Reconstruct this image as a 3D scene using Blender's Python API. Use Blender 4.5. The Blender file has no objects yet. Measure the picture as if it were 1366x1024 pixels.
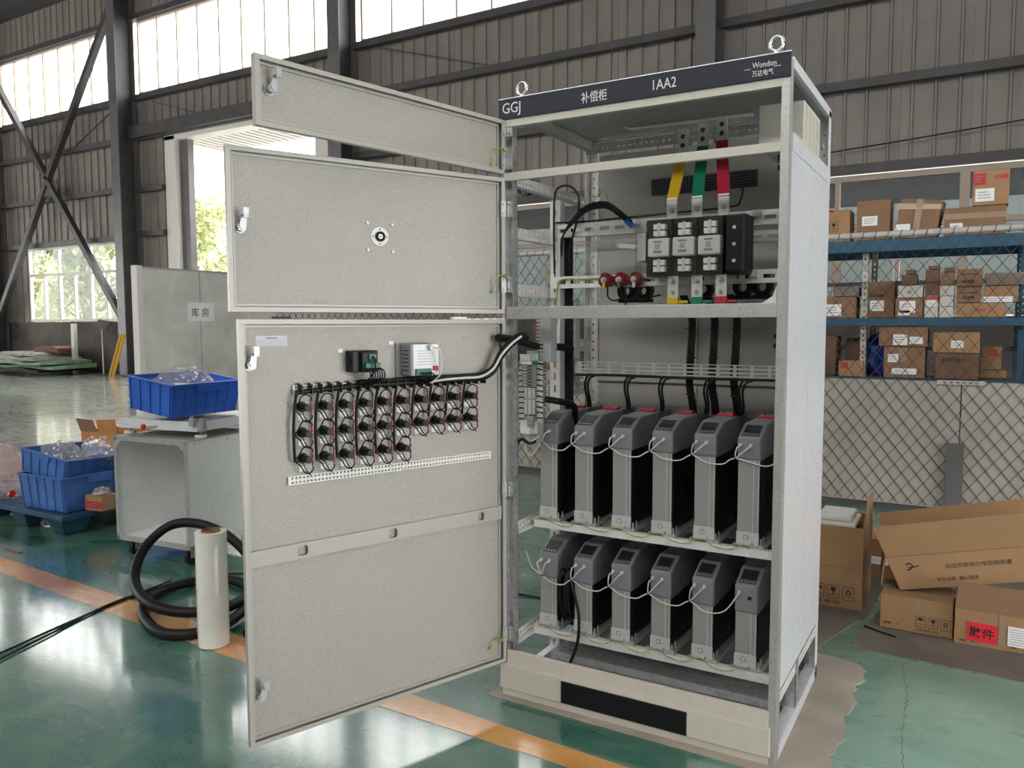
import bpy, math, random
from mathutils import Vector, Matrix, Euler
R = math.radians
rnd = random.Random(7)
SC = bpy.context.scene
COL = SC.collection

# ------------------------------------------------------------ camera, world, light, exposure
cam = bpy.data.objects.new('camera', bpy.data.cameras.new('camera'))
COL.objects.link(cam)
_r = Vector((0.86231792, 0.50635843, -0.00299271)); _u = Vector((-0.03559054, 0.06650337, 0.99715125)); _f = Vector((-0.50511496, 0.85975488, -0.07536862))
cam.matrix_world = Matrix(((_r.x, _u.x, -_f.x, 1.50759), (_r.y, _u.y, -_f.y, -2.49617), (_r.z, _u.z, -_f.z, 1.40099), (0, 0, 0, 1)))
cam.data.sensor_width = 36; cam.data.lens = 36 * 1057.94 / 1366; cam.data.clip_end = 300
SC.camera = cam
w = bpy.data.worlds.new('overcast_sky'); SC.world = w; w.use_nodes = True
w.node_tree.nodes['Background'].inputs[0].default_value = (1.0, 0.985, 0.965, 1)
w.node_tree.nodes['Background'].inputs[1].default_value = 8.0
SC.view_settings.view_transform = 'Standard'; SC.view_settings.look = 'None'
SC.view_settings.exposure = 0.0; SC.view_settings.gamma = 1
SC.view_settings.use_curve_mapping = False
SC.render.film_transparent = False

def area(name, loc, rot, sx, sy, power, col):
    l = bpy.data.lights.new(name, 'AREA'); l.shape = 'RECTANGLE'; l.size = sx; l.size_y = sy; l.energy = power; l.color = col
    o = bpy.data.objects.new(name, l); COL.objects.link(o); o.location = loc; o.rotation_euler = rot
    return o
area('daylight_gable_door', (9.8, -1.5, 1.8), (R(90), 0, R(90)), 6, 3.4, 190, (0.97, 0.97, 1.0))
area('daylight_front_windows', (0, -12.9, 8.6), (R(90), 0, 0), 18, 1.9, 260, (1.0, 0.96, 0.93))
area('added_fill_left', (-33.7, 0, 2.8), (R(90), 0, R(-90)), 16, 5.0, 1300, (1.0, 0.99, 0.96))  # added fill to brighten the far floor; the left wall has no opening
area('added_fill_roof', (1, -5.5, 10.6), (0, 0, 0), 14, 2.2, 400, (1.0, 0.98, 0.95))  # added overhead fill for the floor; the ceiling has no skylight

# ------------------------------------------------------------ materials
def mat(name, col, rough=0.5, metal=0.0, var=0.0, vscale=8.0, bump=0.0, bscale=60.0, col2=None, spec=0.5, vdist=0.5, wave=None, coat=0, stretch=None):
    m = bpy.data.materials.new(name); m.use_nodes = True
    nt = m.node_tree; N = nt.nodes; L = nt.links; b = N['Principled BSDF']
    b.inputs['Roughness'].default_value = rough; b.inputs['Metallic'].default_value = metal
    b.inputs['Specular IOR Level'].default_value = spec; b.inputs['Coat Weight'].default_value = coat
    b.inputs['Base Color'].default_value = (*col, 1)
    if var or bump or col2:
        tc = N.new('ShaderNodeTexCoord'); mp = N.new('ShaderNodeMapping'); L.new(tc.outputs['Object'], mp.inputs[0])
        if stretch: mp.inputs['Scale'].default_value = stretch
    if var or col2:
        n = N.new('ShaderNodeTexNoise'); n.inputs['Scale'].default_value = vscale; n.inputs['Detail'].default_value = 5; n.inputs['Distortion'].default_value = vdist
        L.new(mp.outputs[0], n.inputs['Vector'])
        cr = N.new('ShaderNodeValToRGB'); cr.color_ramp.elements[0].position = 0.35; cr.color_ramp.elements[1].position = 0.68
        c2 = col2 if col2 else tuple(min(1, c * (1 + var)) for c in col)
        c1 = col if col2 else tuple(c * (1 - var) for c in col)
        cr.color_ramp.elements[0].color = (*c1, 1); cr.color_ramp.elements[1].color = (*c2, 1)
        L.new(n.outputs['Fac'], cr.inputs[0]); L.new(cr.outputs[0], b.inputs['Base Color'])
    if bump:
        n2 = N.new('ShaderNodeTexNoise'); n2.inputs['Scale'].default_value = bscale; n2.inputs['Detail'].default_value = 2
        L.new(mp.outputs[0], n2.inputs['Vector'])
        bp = N.new('ShaderNodeBump'); bp.inputs['Strength'].default_value = bump; bp.inputs['Distance'].default_value = 0.004
        L.new(n2.outputs['Fac'], bp.inputs['Height']); L.new(bp.outputs[0], b.inputs['Normal'])
    return m

def galv(name, lo, hi, rough=0.38, metal=0.75, scale=70):
    m = bpy.data.materials.new(name); m.use_nodes = True
    nt = m.node_tree; N = nt.nodes; L = nt.links; b = N['Principled BSDF']
    b.inputs['Metallic'].default_value = metal
    tc = N.new('ShaderNodeTexCoord'); v = N.new('ShaderNodeTexVoronoi'); v.inputs['Scale'].default_value = scale
    L.new(tc.outputs['Object'], v.inputs['Vector'])
    sp = N.new('ShaderNodeSeparateColor'); L.new(v.outputs['Color'], sp.inputs[0])
    n = N.new('ShaderNodeTexNoise'); n.inputs['Scale'].default_value = 5; n.inputs['Detail'].default_value = 6; L.new(tc.outputs['Object'], n.inputs['Vector'])
    mx = N.new('ShaderNodeMath'); mx.operation = 'ADD'; L.new(sp.outputs[0], mx.inputs[0]); L.new(n.outputs['Fac'], mx.inputs[1])
    cr = N.new('ShaderNodeValToRGB'); cr.color_ramp.elements[0].position = 0.2; cr.color_ramp.elements[1].position = 1.3 if False else 1.0
    cr.color_ramp.elements[0].color = (*lo, 1); cr.color_ramp.elements[1].color = (*hi, 1)
    L.new(mx.outputs[0], cr.inputs[0]); L.new(cr.outputs[0], b.inputs['Base Color'])
    ma = N.new('ShaderNodeMath'); ma.operation = 'MULTIPLY_ADD'; L.new(sp.outputs[1], ma.inputs[0]); ma.inputs[1].default_value = 0.16; ma.inputs[2].default_value = rough - 0.08
    L.new(ma.outputs[0], b.inputs['Roughness'])
    return m

def glass(name, tint, gloss=0.12, diff=0.0, dcol=(0.8, 0.85, 0.85), rough=0.02):
    m = bpy.data.materials.new(name); m.use_nodes = True
    nt = m.node_tree; N = nt.nodes; L = nt.links; N.remove(N['Principled BSDF'])
    out = N['Material Output']; t = N.new('ShaderNodeBsdfTransparent'); t.inputs[0].default_value = (*tint, 1)
    g = N.new('ShaderNodeBsdfGlossy'); g.inputs['Roughness'].default_value = rough
    mx = N.new('ShaderNodeMixShader'); mx.inputs[0].default_value = gloss; L.new(t.outputs[0], mx.inputs[1]); L.new(g.outputs[0], mx.inputs[2])
    last = mx
    if diff:
        d = N.new('ShaderNodeBsdfDiffuse'); d.inputs[0].default_value = (*dcol, 1); tl = N.new('ShaderNodeBsdfTranslucent'); tl.inputs[0].default_value = (*dcol, 1)
        m2 = N.new('ShaderNodeMixShader'); m2.inputs[0].default_value = 0.5; L.new(d.outputs[0], m2.inputs[1]); L.new(tl.outputs[0], m2.inputs[2])
        m3 = N.new('ShaderNodeMixShader'); m3.inputs[0].default_value = diff; L.new(mx.outputs[0], m3.inputs[1]); L.new(m2.outputs[0], m3.inputs[2]); last = m3
    L.new(last.outputs[0], out.inputs[0])
    return m

M = {}
M['galv'] = galv('galvanised_steel', (0.36, 0.37, 0.375), (0.55, 0.56, 0.565))
M['galvl'] = galv('bright_galvanised_sheet', (0.68, 0.69, 0.73), (0.77, 0.78, 0.82), 0.36, 0.35, 60)
M['galvd'] = galv('dull_galvanised_steel', (0.37, 0.36, 0.35), (0.47, 0.46, 0.45), 0.45, 0.6, 110)
M['galvt'] = galv('trolley_sheet', (0.74, 0.77, 0.76), (0.84, 0.86, 0.85), 0.45, 0.15, 60)
M['rail'] = galv('pale_rail', (0.62, 0.61, 0.60), (0.76, 0.75, 0.74), 0.42, 0.25, 90)
M['clipw'] = mat('bright_contact_plate', (0.85, 0.84, 0.82), 0.35)
M['latch'] = mat('latch_steel', (0.40, 0.42, 0.43), 0.42, 0.5)
M['zinc'] = mat('zinc_plated', (0.44, 0.45, 0.44), 0.45, 0.6)
M['chrome'] = mat('chrome', (0.62, 0.63, 0.63), 0.24, 1.0)
M['tin'] = mat('tinned_copper', (0.68, 0.67, 0.64), 0.35, 0.4)
M['cream'] = mat('cream_powder_coat', (0.53, 0.50, 0.44), 0.42, 0, 0.03, 30, 0.12, 500)
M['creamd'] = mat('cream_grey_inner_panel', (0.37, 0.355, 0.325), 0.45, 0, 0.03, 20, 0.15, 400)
M['door'] = mat('textured_door_coat', (0.335, 0.317, 0.280), 0.34, 0.0, 0.12, 300, 0.5, 260, spec=0.7)
M['doorf'] = mat('door_flange_coat', (0.385, 0.367, 0.33), 0.35, 0.0, spec=0.6)
M['sign'] = mat('sign_blue_black', (0.020, 0.022, 0.036), 0.45, spec=0.25)
M['signt'] = mat('sign_silver_ink', (0.70, 0.70, 0.68), 0.5)
M['black'] = mat('black_plastic', (0.009, 0.009, 0.010), 0.4, spec=0.2)
M['blackm'] = mat('black_matt', (0.010, 0.010, 0.011), 0.65, spec=0.2)
M['cable'] = mat('black_cable', (0.007, 0.007, 0.008), 0.45, spec=0.22)
M['vent'] = mat('black_vent_plastic', (0.008, 0.009, 0.012), 0.4, spec=0.2)
M['hood'] = mat('blue_grey_hood_plastic', (0.20, 0.207, 0.232), 0.40, 0, 0.04, 20)
M['hoodd'] = mat('dark_grey_capacitor_shell', (0.13, 0.137, 0.165), 0.45)
M['alu'] = mat('brushed_aluminium', (0.34, 0.35, 0.335), 0.42, 0.35, 0.06, 30, stretch=(30, 30, 1))
M['aluc'] = mat('pale_grey_clip', (0.52, 0.56, 0.55), 0.4, 0.25)
M['lcd'] = mat('lcd_glass', (0.022, 0.024, 0.028), 0.16)
M['lcdf'] = mat('lcd_bezel', (0.06, 0.062, 0.072), 0.3)
M['lcdp'] = mat('lcd_pale', (0.10, 0.105, 0.105), 0.12)
M['button'] = mat('grey_button', (0.45, 0.45, 0.47), 0.4)
M['redp'] = mat('red_plastic', (0.35, 0.015, 0.03), 0.4)
M['redi'] = mat('dark_red_resin', (0.16, 0.012, 0.014), 0.25)
M['redb'] = mat('red_sleeve', (0.42, 0.012, 0.045), 0.4)
M['greenb'] = mat('green_sleeve', (0.005, 0.17, 0.09), 0.4)
M['yellowb'] = mat('yellow_sleeve', (0.62, 0.38, 0.015), 0.4)
M['earth'] = mat('earth_wire_green', (0.10, 0.30, 0.05), 0.5, 0, col2=(0.55, 0.50, 0.05), vscale=40)
M['wirew'] = mat('white_cable', (0.62, 0.61, 0.57), 0.45)
M['white'] = mat('white_plastic', (0.72, 0.71, 0.67), 0.45)
M['paper'] = mat('white_paper', (0.82, 0.82, 0.82), 0.8, 0, 0.04, 6)
M['paperl'] = mat('lilac_label_paper', (0.62, 0.60, 0.66), 0.8)
M['ink'] = mat('black_ink', (0.02, 0.02, 0.02), 0.8)
M['inkb'] = mat('brown_ink', (0.10, 0.055, 0.03), 0.8)
M['inkg'] = mat('grey_ink', (0.25, 0.25, 0.28), 0.8)
M['grayp'] = mat('grey_duct_plastic', (0.34, 0.345, 0.35), 0.5)
M['ctrl'] = mat('grey_controller_case', (0.22, 0.225, 0.225), 0.45)
M['green'] = mat('green_terminal', (0.01, 0.14, 0.08), 0.45)
M['clear'] = glass('clear_shield', (0.95, 0.96, 0.96), 0.06)
M['pane'] = glass('window_glass', (0.97, 0.98, 0.98), 0.05)
M['frost'] = glass('hazy_window_glass', (0.46, 0.49, 0.49), 0.03, 0.012, (0.62, 0.70, 0.70), 0.3)
M['wall'] = mat('brown_grey_cladding', (0.225, 0.198, 0.178), 0.5, 0, 0.16, 0.9, 0.0)
M['mason'] = mat('dark_rendered_wall', (0.085, 0.075, 0.068), 0.8, 0, 0.35, 1.2)
M['steeld'] = mat('dark_paint_steel', (0.055, 0.052, 0.056), 0.5, 0, 0.2, 3)
M['steelc'] = mat('grey_column_paint', (0.115, 0.110, 0.112), 0.38, 0, 0.15, 2)
M['frameb'] = mat('beige_window_frame', (0.42, 0.33, 0.27), 0.5)
M['framew'] = mat('white_window_frame', (0.66, 0.64, 0.60), 0.5)
M['part'] = mat('white_partition_board', (0.60, 0.585, 0.545), 0.6, 0, 0.13, 2.5)
M['fpanel'] = mat('dirty_white_board', (0.34, 0.315, 0.275), 0.65, 0, 0.12, 2.0)
M['fwire'] = mat('fence_wire', (0.035, 0.03, 0.025), 0.6, 0.0)
M['outw'] = mat('pale_outside_render', (0.74, 0.80, 0.80), 0.8, 0, 0.12, 0.6)
M['roof'] = mat('dark_roof_sheet', (0.10, 0.095, 0.09), 0.7)
M['rackb'] = mat('blue_rack_paint', (0.014, 0.082, 0.15), 0.5, 0, 0.12, 6)
M['rackw'] = mat('pale_rack_post', (0.46, 0.46, 0.43), 0.5, 0, 0.1, 8)
M['deck'] = mat('rack_deck_board', (0.14, 0.11, 0.09), 0.8, 0, 0.3, 4)
M['crate'] = mat('blue_crate_plastic', (0.025, 0.115, 0.52), 0.38, 0, 0.1, 7)
M['crated'] = mat('faded_blue_crate_plastic', (0.055, 0.16, 0.44), 0.45, 0, 0.18, 6)
M['pallet'] = mat('dark_blue_pallet_plastic', (0.012, 0.062, 0.12), 0.45, 0, 0.2, 6)
M['rubber'] = mat('black_rubber', (0.011, 0.011, 0.011), 0.5, spec=0.25)
M['film'] = mat('stretch_film', (0.82, 0.80, 0.74), 0.22, 0, 0.05, 6, 0.3, 25, coat=0.6)
M['core'] = mat('cardboard_core', (0.22, 0.12, 0.06), 0.8)
M['bag'] = glass('clear_plastic_bag', (0.95, 0.94, 0.94), 0.16, 0.24, (0.80, 0.78, 0.78), 0.2)
M['bagp'] = glass('pink_plastic_bag', (0.9, 0.82, 0.82), 0.1, 0.6, (0.82, 0.68, 0.66), 0.25)
M['redk'] = mat('red_knob', (0.65, 0.02, 0.02), 0.25)
M['sheet'] = mat('grey_brown_card_sheet', (0.155, 0.135, 0.115), 0.7, 0, 0.16, 5)
M['mat'] = mat('beige_card_mat', (0.33, 0.29, 0.235), 0.7, 0, 0.16, 4)
M['gold'] = mat('yellow_pipe', (0.62, 0.36, 0.04), 0.4)
M['tarp'] = mat('pale_dusty_sheet', (0.32, 0.33, 0.29), 0.7, 0, 0.25, 3)
M['tarpg'] = mat('green_dusty_sheet', (0.20, 0.32, 0.20), 0.7, 0, 0.2, 3)
M['rust'] = mat('rusty_brown', (0.16, 0.05, 0.04), 0.7)
M['orange'] = None
CB = {}
def carton_mat(k):
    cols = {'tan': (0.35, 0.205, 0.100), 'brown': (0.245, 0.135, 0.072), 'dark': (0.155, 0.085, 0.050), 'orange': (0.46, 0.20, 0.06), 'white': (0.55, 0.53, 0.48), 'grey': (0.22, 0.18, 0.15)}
    if k not in CB: CB[k] = mat('cardboard_' + k, cols[k], 0.75, 0, 0.07, 5)
    return CB[k]

def leafmat(name, a, b):
    m = mat(name, a, 0.6, 0, col2=b, vscale=1.6)
    return m
M['leaf1'] = leafmat('leaves_yellow_green', (0.26, 0.32, 0.12), (0.80, 0.80, 0.55))
M['leaf2'] = leafmat('leaves_mid_green', (0.10, 0.17, 0.07), (0.46, 0.52, 0.26))
M['bark'] = mat('bark', (0.12, 0.08, 0.05), 0.9)
M['earthg'] = mat('yard_ground', (0.42, 0.41, 0.38), 0.9, 0, 0.15, 0.5)

def floor_material(name, dark, mid, light, ra, rb, painted_daylight=False):
    m = bpy.data.materials.new(name); m.use_nodes = True
    nt = m.node_tree; N = nt.nodes; L = nt.links; b = N['Principled BSDF']
    tc = N.new('ShaderNodeTexCoord'); mp = N.new('ShaderNodeMapping'); L.new(tc.outputs['Object'], mp.inputs[0])
    n = N.new('ShaderNodeTexNoise'); n.inputs['Scale'].default_value = 1.7; n.inputs['Detail'].default_value = 9; n.inputs['Roughness'].default_value = 0.66; n.inputs['Distortion'].default_value = 0.8
    L.new(mp.outputs[0], n.inputs['Vector'])
    cr = N.new('ShaderNodeValToRGB'); e = cr.color_ramp.elements
    e[0].position = 0.36; e[0].color = (*dark, 1); e[1].position = 0.72; e[1].color = (*light, 1)
    x = e.new(0.52); x.color = (*mid, 1)
    L.new(n.outputs['Fac'], cr.inputs[0])
    mp2 = N.new('ShaderNodeMapping'); mp2.inputs['Scale'].default_value = (1.0, 2.6, 1); mp2.inputs['Rotation'].default_value = (0, 0, 0.5); L.new(tc.outputs['Object'], mp2.inputs[0])
    n2 = N.new('ShaderNodeTexNoise'); n2.inputs['Scale'].default_value = 2.4; n2.inputs['Detail'].default_value = 8; n2.inputs['Distortion'].default_value = 1.4; L.new(mp2.outputs[0], n2.inputs['Vector'])
    c2 = N.new('ShaderNodeValToRGB'); c2.color_ramp.elements[0].position = 0.56; c2.color_ramp.elements[1].position = 0.75
    L.new(n2.outputs['Fac'], c2.inputs[0])
    mx = N.new('ShaderNodeMix'); mx.data_type = 'RGBA'; L.new(cr.outputs[0], mx.inputs[6]); mx.inputs[7].default_value = (*light, 1)
    sc = N.new('ShaderNodeMath'); sc.operation = 'MULTIPLY'; sc.inputs[1].default_value = 0.4; L.new(c2.outputs[0], sc.inputs[0]); L.new(sc.outputs[0], mx.inputs[0])
    L.new(mx.outputs[2], b.inputs['Base Color'])
    if painted_daylight:
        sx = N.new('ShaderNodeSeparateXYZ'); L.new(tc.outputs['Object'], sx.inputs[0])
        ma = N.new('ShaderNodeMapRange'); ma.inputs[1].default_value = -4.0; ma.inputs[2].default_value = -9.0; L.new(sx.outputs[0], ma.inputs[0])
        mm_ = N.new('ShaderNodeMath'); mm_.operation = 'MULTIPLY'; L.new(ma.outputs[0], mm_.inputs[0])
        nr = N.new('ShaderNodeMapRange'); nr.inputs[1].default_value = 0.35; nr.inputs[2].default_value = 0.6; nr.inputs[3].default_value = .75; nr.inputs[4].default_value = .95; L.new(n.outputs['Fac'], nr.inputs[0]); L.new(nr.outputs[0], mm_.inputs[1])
        md = N.new('ShaderNodeMix'); md.data_type = 'RGBA'; L.new(mm_.outputs[0], md.inputs[0]); L.new(mx.outputs[2], md.inputs[6]); md.inputs[7].default_value = (0.72, 0.77, 0.69, 1)  # far-left floor painted paler: window daylight and reflection put into the colour
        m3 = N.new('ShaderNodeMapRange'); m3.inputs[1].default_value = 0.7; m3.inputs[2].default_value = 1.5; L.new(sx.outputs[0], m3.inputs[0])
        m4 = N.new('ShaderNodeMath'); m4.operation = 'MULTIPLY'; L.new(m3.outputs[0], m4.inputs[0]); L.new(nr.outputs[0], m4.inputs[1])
        me = N.new('ShaderNodeMix'); me.data_type = 'RGBA'; L.new(m4.outputs[0], me.inputs[0]); L.new(md.outputs[2], me.inputs[6]); me.inputs[7].default_value = (0.20, 0.40, 0.31, 1)  # right foreground painted lighter green, daylight from the right put into the colour
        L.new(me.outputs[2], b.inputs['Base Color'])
    mr = N.new('ShaderNodeMapRange'); mr.inputs[1].default_value = 0.3; mr.inputs[2].default_value = 0.75; mr.inputs[3].default_value = ra; mr.inputs[4].default_value = rb
    L.new(n2.outputs['Fac'], mr.inputs[0]); L.new(mr.outputs[0], b.inputs['Roughness'])
    bp = N.new('ShaderNodeBump'); bp.inputs['Strength'].default_value = 0.07; bp.inputs['Distance'].default_value = 0.01
    n3 = N.new('ShaderNodeTexNoise'); n3.inputs['Scale'].default_value = 9; n3.inputs['Detail'].default_value = 6; L.new(mp.outputs[0], n3.inputs['Vector'])
    L.new(n3.outputs['Fac'], bp.inputs['Height']); L.new(bp.outputs[0], b.inputs['Normal'])
    b.inputs['Specular IOR Level'].default_value = 0.6; b.inputs['Coat Weight'].default_value = 1.0; b.inputs['Coat Roughness'].default_value = 0.10; b.inputs['Coat IOR'].default_value = 1.6
    return m
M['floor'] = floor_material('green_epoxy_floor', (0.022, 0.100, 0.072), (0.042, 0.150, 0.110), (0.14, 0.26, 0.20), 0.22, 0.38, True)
M['stripe'] = floor_material('orange_floor_paint', (0.50, 0.19, 0.025), (0.62, 0.27, 0.04), (0.68, 0.38, 0.12), 0.2, 0.36)
M['ystripe'] = floor_material('worn_yellow_floor_paint', (0.50, 0.36, 0.08), (0.55, 0.42, 0.14), (0.5, 0.5, 0.3), 0.25, 0.4)

# ------------------------------------------------------------ geometry builder
class G:
    def __init__(s): s.v = []; s.f = []; s.sm = []
    def add(s, vs, fs, smooth=False):
        n = len(s.v); s.v += [tuple(p) for p in vs]
        for f in fs: s.f.append(tuple(n + i for i in f)); s.sm.append(smooth)
        return s
    def hexa(s, p):
        return s.add(p, [(0, 3, 2, 1), (4, 5, 6, 7), (0, 1, 5, 4), (1, 2, 6, 5), (2, 3, 7, 6), (3, 0, 4, 7)])
    def box(s, x0, x1, y0, y1, z0, z1):
        return s.hexa([(x0, y0, z0), (x1, y0, z0), (x1, y1, z0), (x0, y1, z0), (x0, y0, z1), (x1, y0, z1), (x1, y1, z1), (x0, y1, z1)])
    def bar(s, p0, p1, w, d, up=(0, 0, 1)):
        p0 = Vector(p0); p1 = Vector(p1); t = (p1 - p0).normalized(); u = Vector(up)
        if abs(t.dot(u)) > 0.99: u = Vector((0, 1, 0))
        a = t.cross(u).normalized() * w / 2; b = a.cross(t).normalized() * d / 2
        return s.hexa([p0 - a - b, p0 + a - b, p0 + a + b, p0 - a + b, p1 - a - b, p1 + a - b, p1 + a + b, p1 - a + b])
    def prism(s, poly, vec):
        n = len(poly); vec = Vector(vec); P = [Vector(p) for p in poly]
        nrm = sum(((P[i] - P[0]).cross(P[(i + 1) % n] - P[0]) for i in range(1, n - 1)), Vector())
        if nrm.dot(vec) < 0: P.reverse()
        return s.add(P + [p + vec for p in P], [tuple(reversed(range(n))), tuple(range(n, 2 * n))] + [(i, (i + 1) % n, n + (i + 1) % n, n + i) for i in range(n)])
    def cyl(s, p0, p1, r0, r1=None, n=14, caps=True):
        r1 = r0 if r1 is None else r1
        p0 = Vector(p0); p1 = Vector(p1); t = (p1 - p0).normalized()
        a = t.orthogonal().normalized(); b = t.cross(a)
        c = [(math.cos(2 * math.pi * i / n), math.sin(2 * math.pi * i / n)) for i in range(n)]
        vs = [p0 + (a * x + b * y) * r0 for x, y in c] + [p1 + (a * x + b * y) * r1 for x, y in c]
        s.add(vs, [(i, (i + 1) % n, n + (i + 1) % n, n + i) for i in range(n)], True)
        if caps: s.add(vs, [tuple(reversed(range(n))), tuple(range(n, 2 * n))])
        return s
    def ring(s, p, ax, r0, r1, h, n=20):
        p = Vector(p); t = Vector(ax).normalized(); a = t.orthogonal().normalized(); b = t.cross(a); vs = []
        for k, (r, o) in enumerate([(r0, 0), (r1, 0), (r1, h), (r0, h)]):
            vs += [p + t * o + (a * math.cos(2 * math.pi * i / n) + b * math.sin(2 * math.pi * i / n)) * r for i in range(n)]
        for k in range(4):
            s.add(vs, [(k * n + i, k * n + (i + 1) % n, ((k + 1) % 4) * n + (i + 1) % n, ((k + 1) % 4) * n + i) for i in range(n)], k % 2 == 1)
        return s
    def tube(s, pts, r, n=7, closed=False, rf=None):
        P = [Vector(p) for p in pts]; m = len(P); rings = []
        prev = None
        for i in range(m):
            if closed: t = P[(i + 1) % m] - P[i - 1]
            else: t = P[min(i + 1, m - 1)] - P[max(i - 1, 0)]
            t = t.normalized() if t.length > 1e-9 else Vector((0, 0, 1))
            if prev is None: a = t.orthogonal().normalized()
            else:
                a = prev - t * prev.dot(t); a = a.normalized() if a.length > 1e-6 else t.orthogonal().normalized()
            prev = a; b = t.cross(a); rr = rf(i) if rf else r
            rings.append([P[i] + (a * math.cos(2 * math.pi * k / n) + b * math.sin(2 * math.pi * k / n)) * rr for k in range(n)])
        vs = [p for q in rings for p in q]; fs = []
        for i in range(m if closed else m - 1):
            j = (i + 1) % m
            for k in range(n): fs.append((i * n + k, i * n + (k + 1) % n, j * n + (k + 1) % n, j * n + k))
        s.add(vs, fs, True)
        if not closed: s.add(vs, [tuple(reversed(range(n))), tuple(range((m - 1) * n, m * n))])
        return s
    def perf(s, o, U, V, L, W, pitch, hl, hw, th, rows=1, start=None):
        """flat strip with real rectangular holes; U along, V across"""
        o = Vector(o); U = Vector(U).normalized(); V = Vector(V).normalized(); T = U.cross(V).normalized() * th
        def q(u0, u1, v0, v1):
            if u1 - u0 < 1e-6 or v1 - v0 < 1e-6: return
            p = [o + U * u0 + V * v0, o + U * u1 + V * v0, o + U * u1 + V * v1, o + U * u0 + V * v1]
            s.hexa(p + [x + T for x in p])
        k = max(1, int((L - (pitch - hl)) / pitch)); off = (L - (k * pitch - (pitch - hl))) / 2
        us = [(off + i * pitch, off + i * pitch + hl) for i in range(k)]
        rw = W / rows; vs = [(rw * j + (rw - hw) / 2, rw * j + (rw + hw) / 2) for j in range(rows)]
        ve = [0]
        for a, b in vs: ve += [a, b]
        ve.append(W)
        for j in range(0, len(ve), 2): q(0, L, ve[j], ve[j + 1])
        for a, b in vs:
            e = [0]
            for x, y in us: e += [x, y]
            e.append(L)
            for j in range(0, len(e), 2): q(e[j], e[j + 1], a, b)
        return s
    def xf(s, Mx, start=0):
        for i in range(start, len(s.v)): s.v[i] = tuple(Mx @ Vector(s.v[i]))
        return s
    def build(s, name, material, parent=None, bevel=0, loc=None):
        me = bpy.data.meshes.new(name); me.from_pydata(s.v, [], s.f); me.update()
        me.polygons.foreach_set('use_smooth', s.sm)
        mm = material if not isinstance(material, str) else M[material]
        me.materials.append(mm)
        o = bpy.data.objects.new(name, me); COL.objects.link(o)
        if parent: o.parent = parent
        if loc is not None: o.location = loc
        if bevel:
            b = o.modifiers.new('bevel', 'BEVEL'); b.width = bevel; b.segments = 2; b.limit_method = 'ANGLE'; b.angle_limit = R(40)
        return o

def tag(o, label=None, cat=None, group=None, kind=None):
    if label: o['label'] = label
    if cat: o['category'] = cat
    if group: o['group'] = group
    if kind: o['kind'] = kind
    return o
def empty(name, label=None, cat=None, loc=(0, 0, 0), rz=0, group=None, kind=None, rot=None):
    o = bpy.data.objects.new(name, None); COL.objects.link(o); o.empty_display_size = 0.1
    o.location = loc; o.rotation_euler = rot if rot else (0, 0, rz)
    return tag(o, label, cat, group, kind)
def copy_tree(o, parent=None):
    c = o.copy(); COL.objects.link(c); c.parent = parent
    for ch in [x for x in KIDS(o)]: copy_tree(ch, c)
    return c
def KIDS(o): return [x for x in COL.objects if x.parent == o]
def text(body, size, name, material, parent, Mx, xs=1.0, depth=0.0004, align='LEFT', bold=0.0):
    cu = bpy.data.curves.new(name, 'FONT'); cu.body = body; cu.size = size; cu.extrude = depth; cu.align_x = align; cu.resolution_u = 3; cu.offset = bold
    t = bpy.data.objects.new(name, cu); COL.objects.link(t)
    dg = bpy.context.evaluated_depsgraph_get(); me = bpy.data.meshes.new_from_object(t.evaluated_get(dg))
    bpy.data.objects.remove(t); me.materials.clear(); me.materials.append(M[material])
    o = bpy.data.objects.new(name, me); COL.objects.link(o); o.parent = parent
    o.matrix_local = Mx @ Matrix.Diagonal((xs, 1, 1, 1))
    return o
def crs(pts, k=6, closed=False):
    P = [Vector(p) for p in pts]; n = len(P); out = []
    rng = range(n) if closed else range(n - 1)
    for i in rng:
        p0 = P[(i - 1) % n] if closed or i > 0 else P[0] * 2 - P[1]
        p1 = P[i]; p2 = P[(i + 1) % n]
        p3 = P[(i + 2) % n] if closed or i + 2 < n else P[-1] * 2 - P[-2]
        for j in range(k):
            t = j / k
            out.append(0.5 * ((2 * p1) + (p2 - p0) * t + (2 * p0 - 5 * p1 + 4 * p2 - p3) * t * t + (3 * p1 - p0 - 3 * p2 + p3) * t ** 3))
    if not closed: out.append(P[-1])
    return out
FX = Matrix(((1, 0, 0, 0), (0, 0, -1, 0), (0, 1, 0, 0), (0, 0, 0, 1)))   # text on a face looking to -y

# ============================================================ SETTING
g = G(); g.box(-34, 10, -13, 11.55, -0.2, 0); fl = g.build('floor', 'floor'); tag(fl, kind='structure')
g = G(); g.box(-60, 30, 11.55, 60, -0.25, -0.06); tag(g.build('ground_outside', 'earthg'), kind='structure')
def strip(name, poly, m, z=0.0015):
    g = G(); g.prism([(x, y, 0.0002) for x, y in poly], (0, 0, z)); o = g.build(name, m); return tag(o, kind='structure')
strip('trim_1', [(-12, 0.45), (-3.56, 0.0), (-1.28, -0.12), (0.27, -0.215), (3.0, -0.37), (3.0, -0.46), (0.43, -0.325), (-1.07, -0.298), (-3.24, -0.162), (-12, 0.28)], 'stripe')
strip('trim_2', [(-33, -0.5), (-11.2, 3.90), (-10.75, 5.68), (-5, 8.0), (-5.05, 8.1), (-10.9, 5.78), (-11.35, 3.96), (-33, -0.35)], 'ystripe')
strip('trim_3', [(-33, 1.7), (-16.9, 6.7), (-14, 12 - 0.6), (-14.3, 11.4), (-17.1, 6.85), (-33, 1.9)], 'ystripe')
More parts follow.
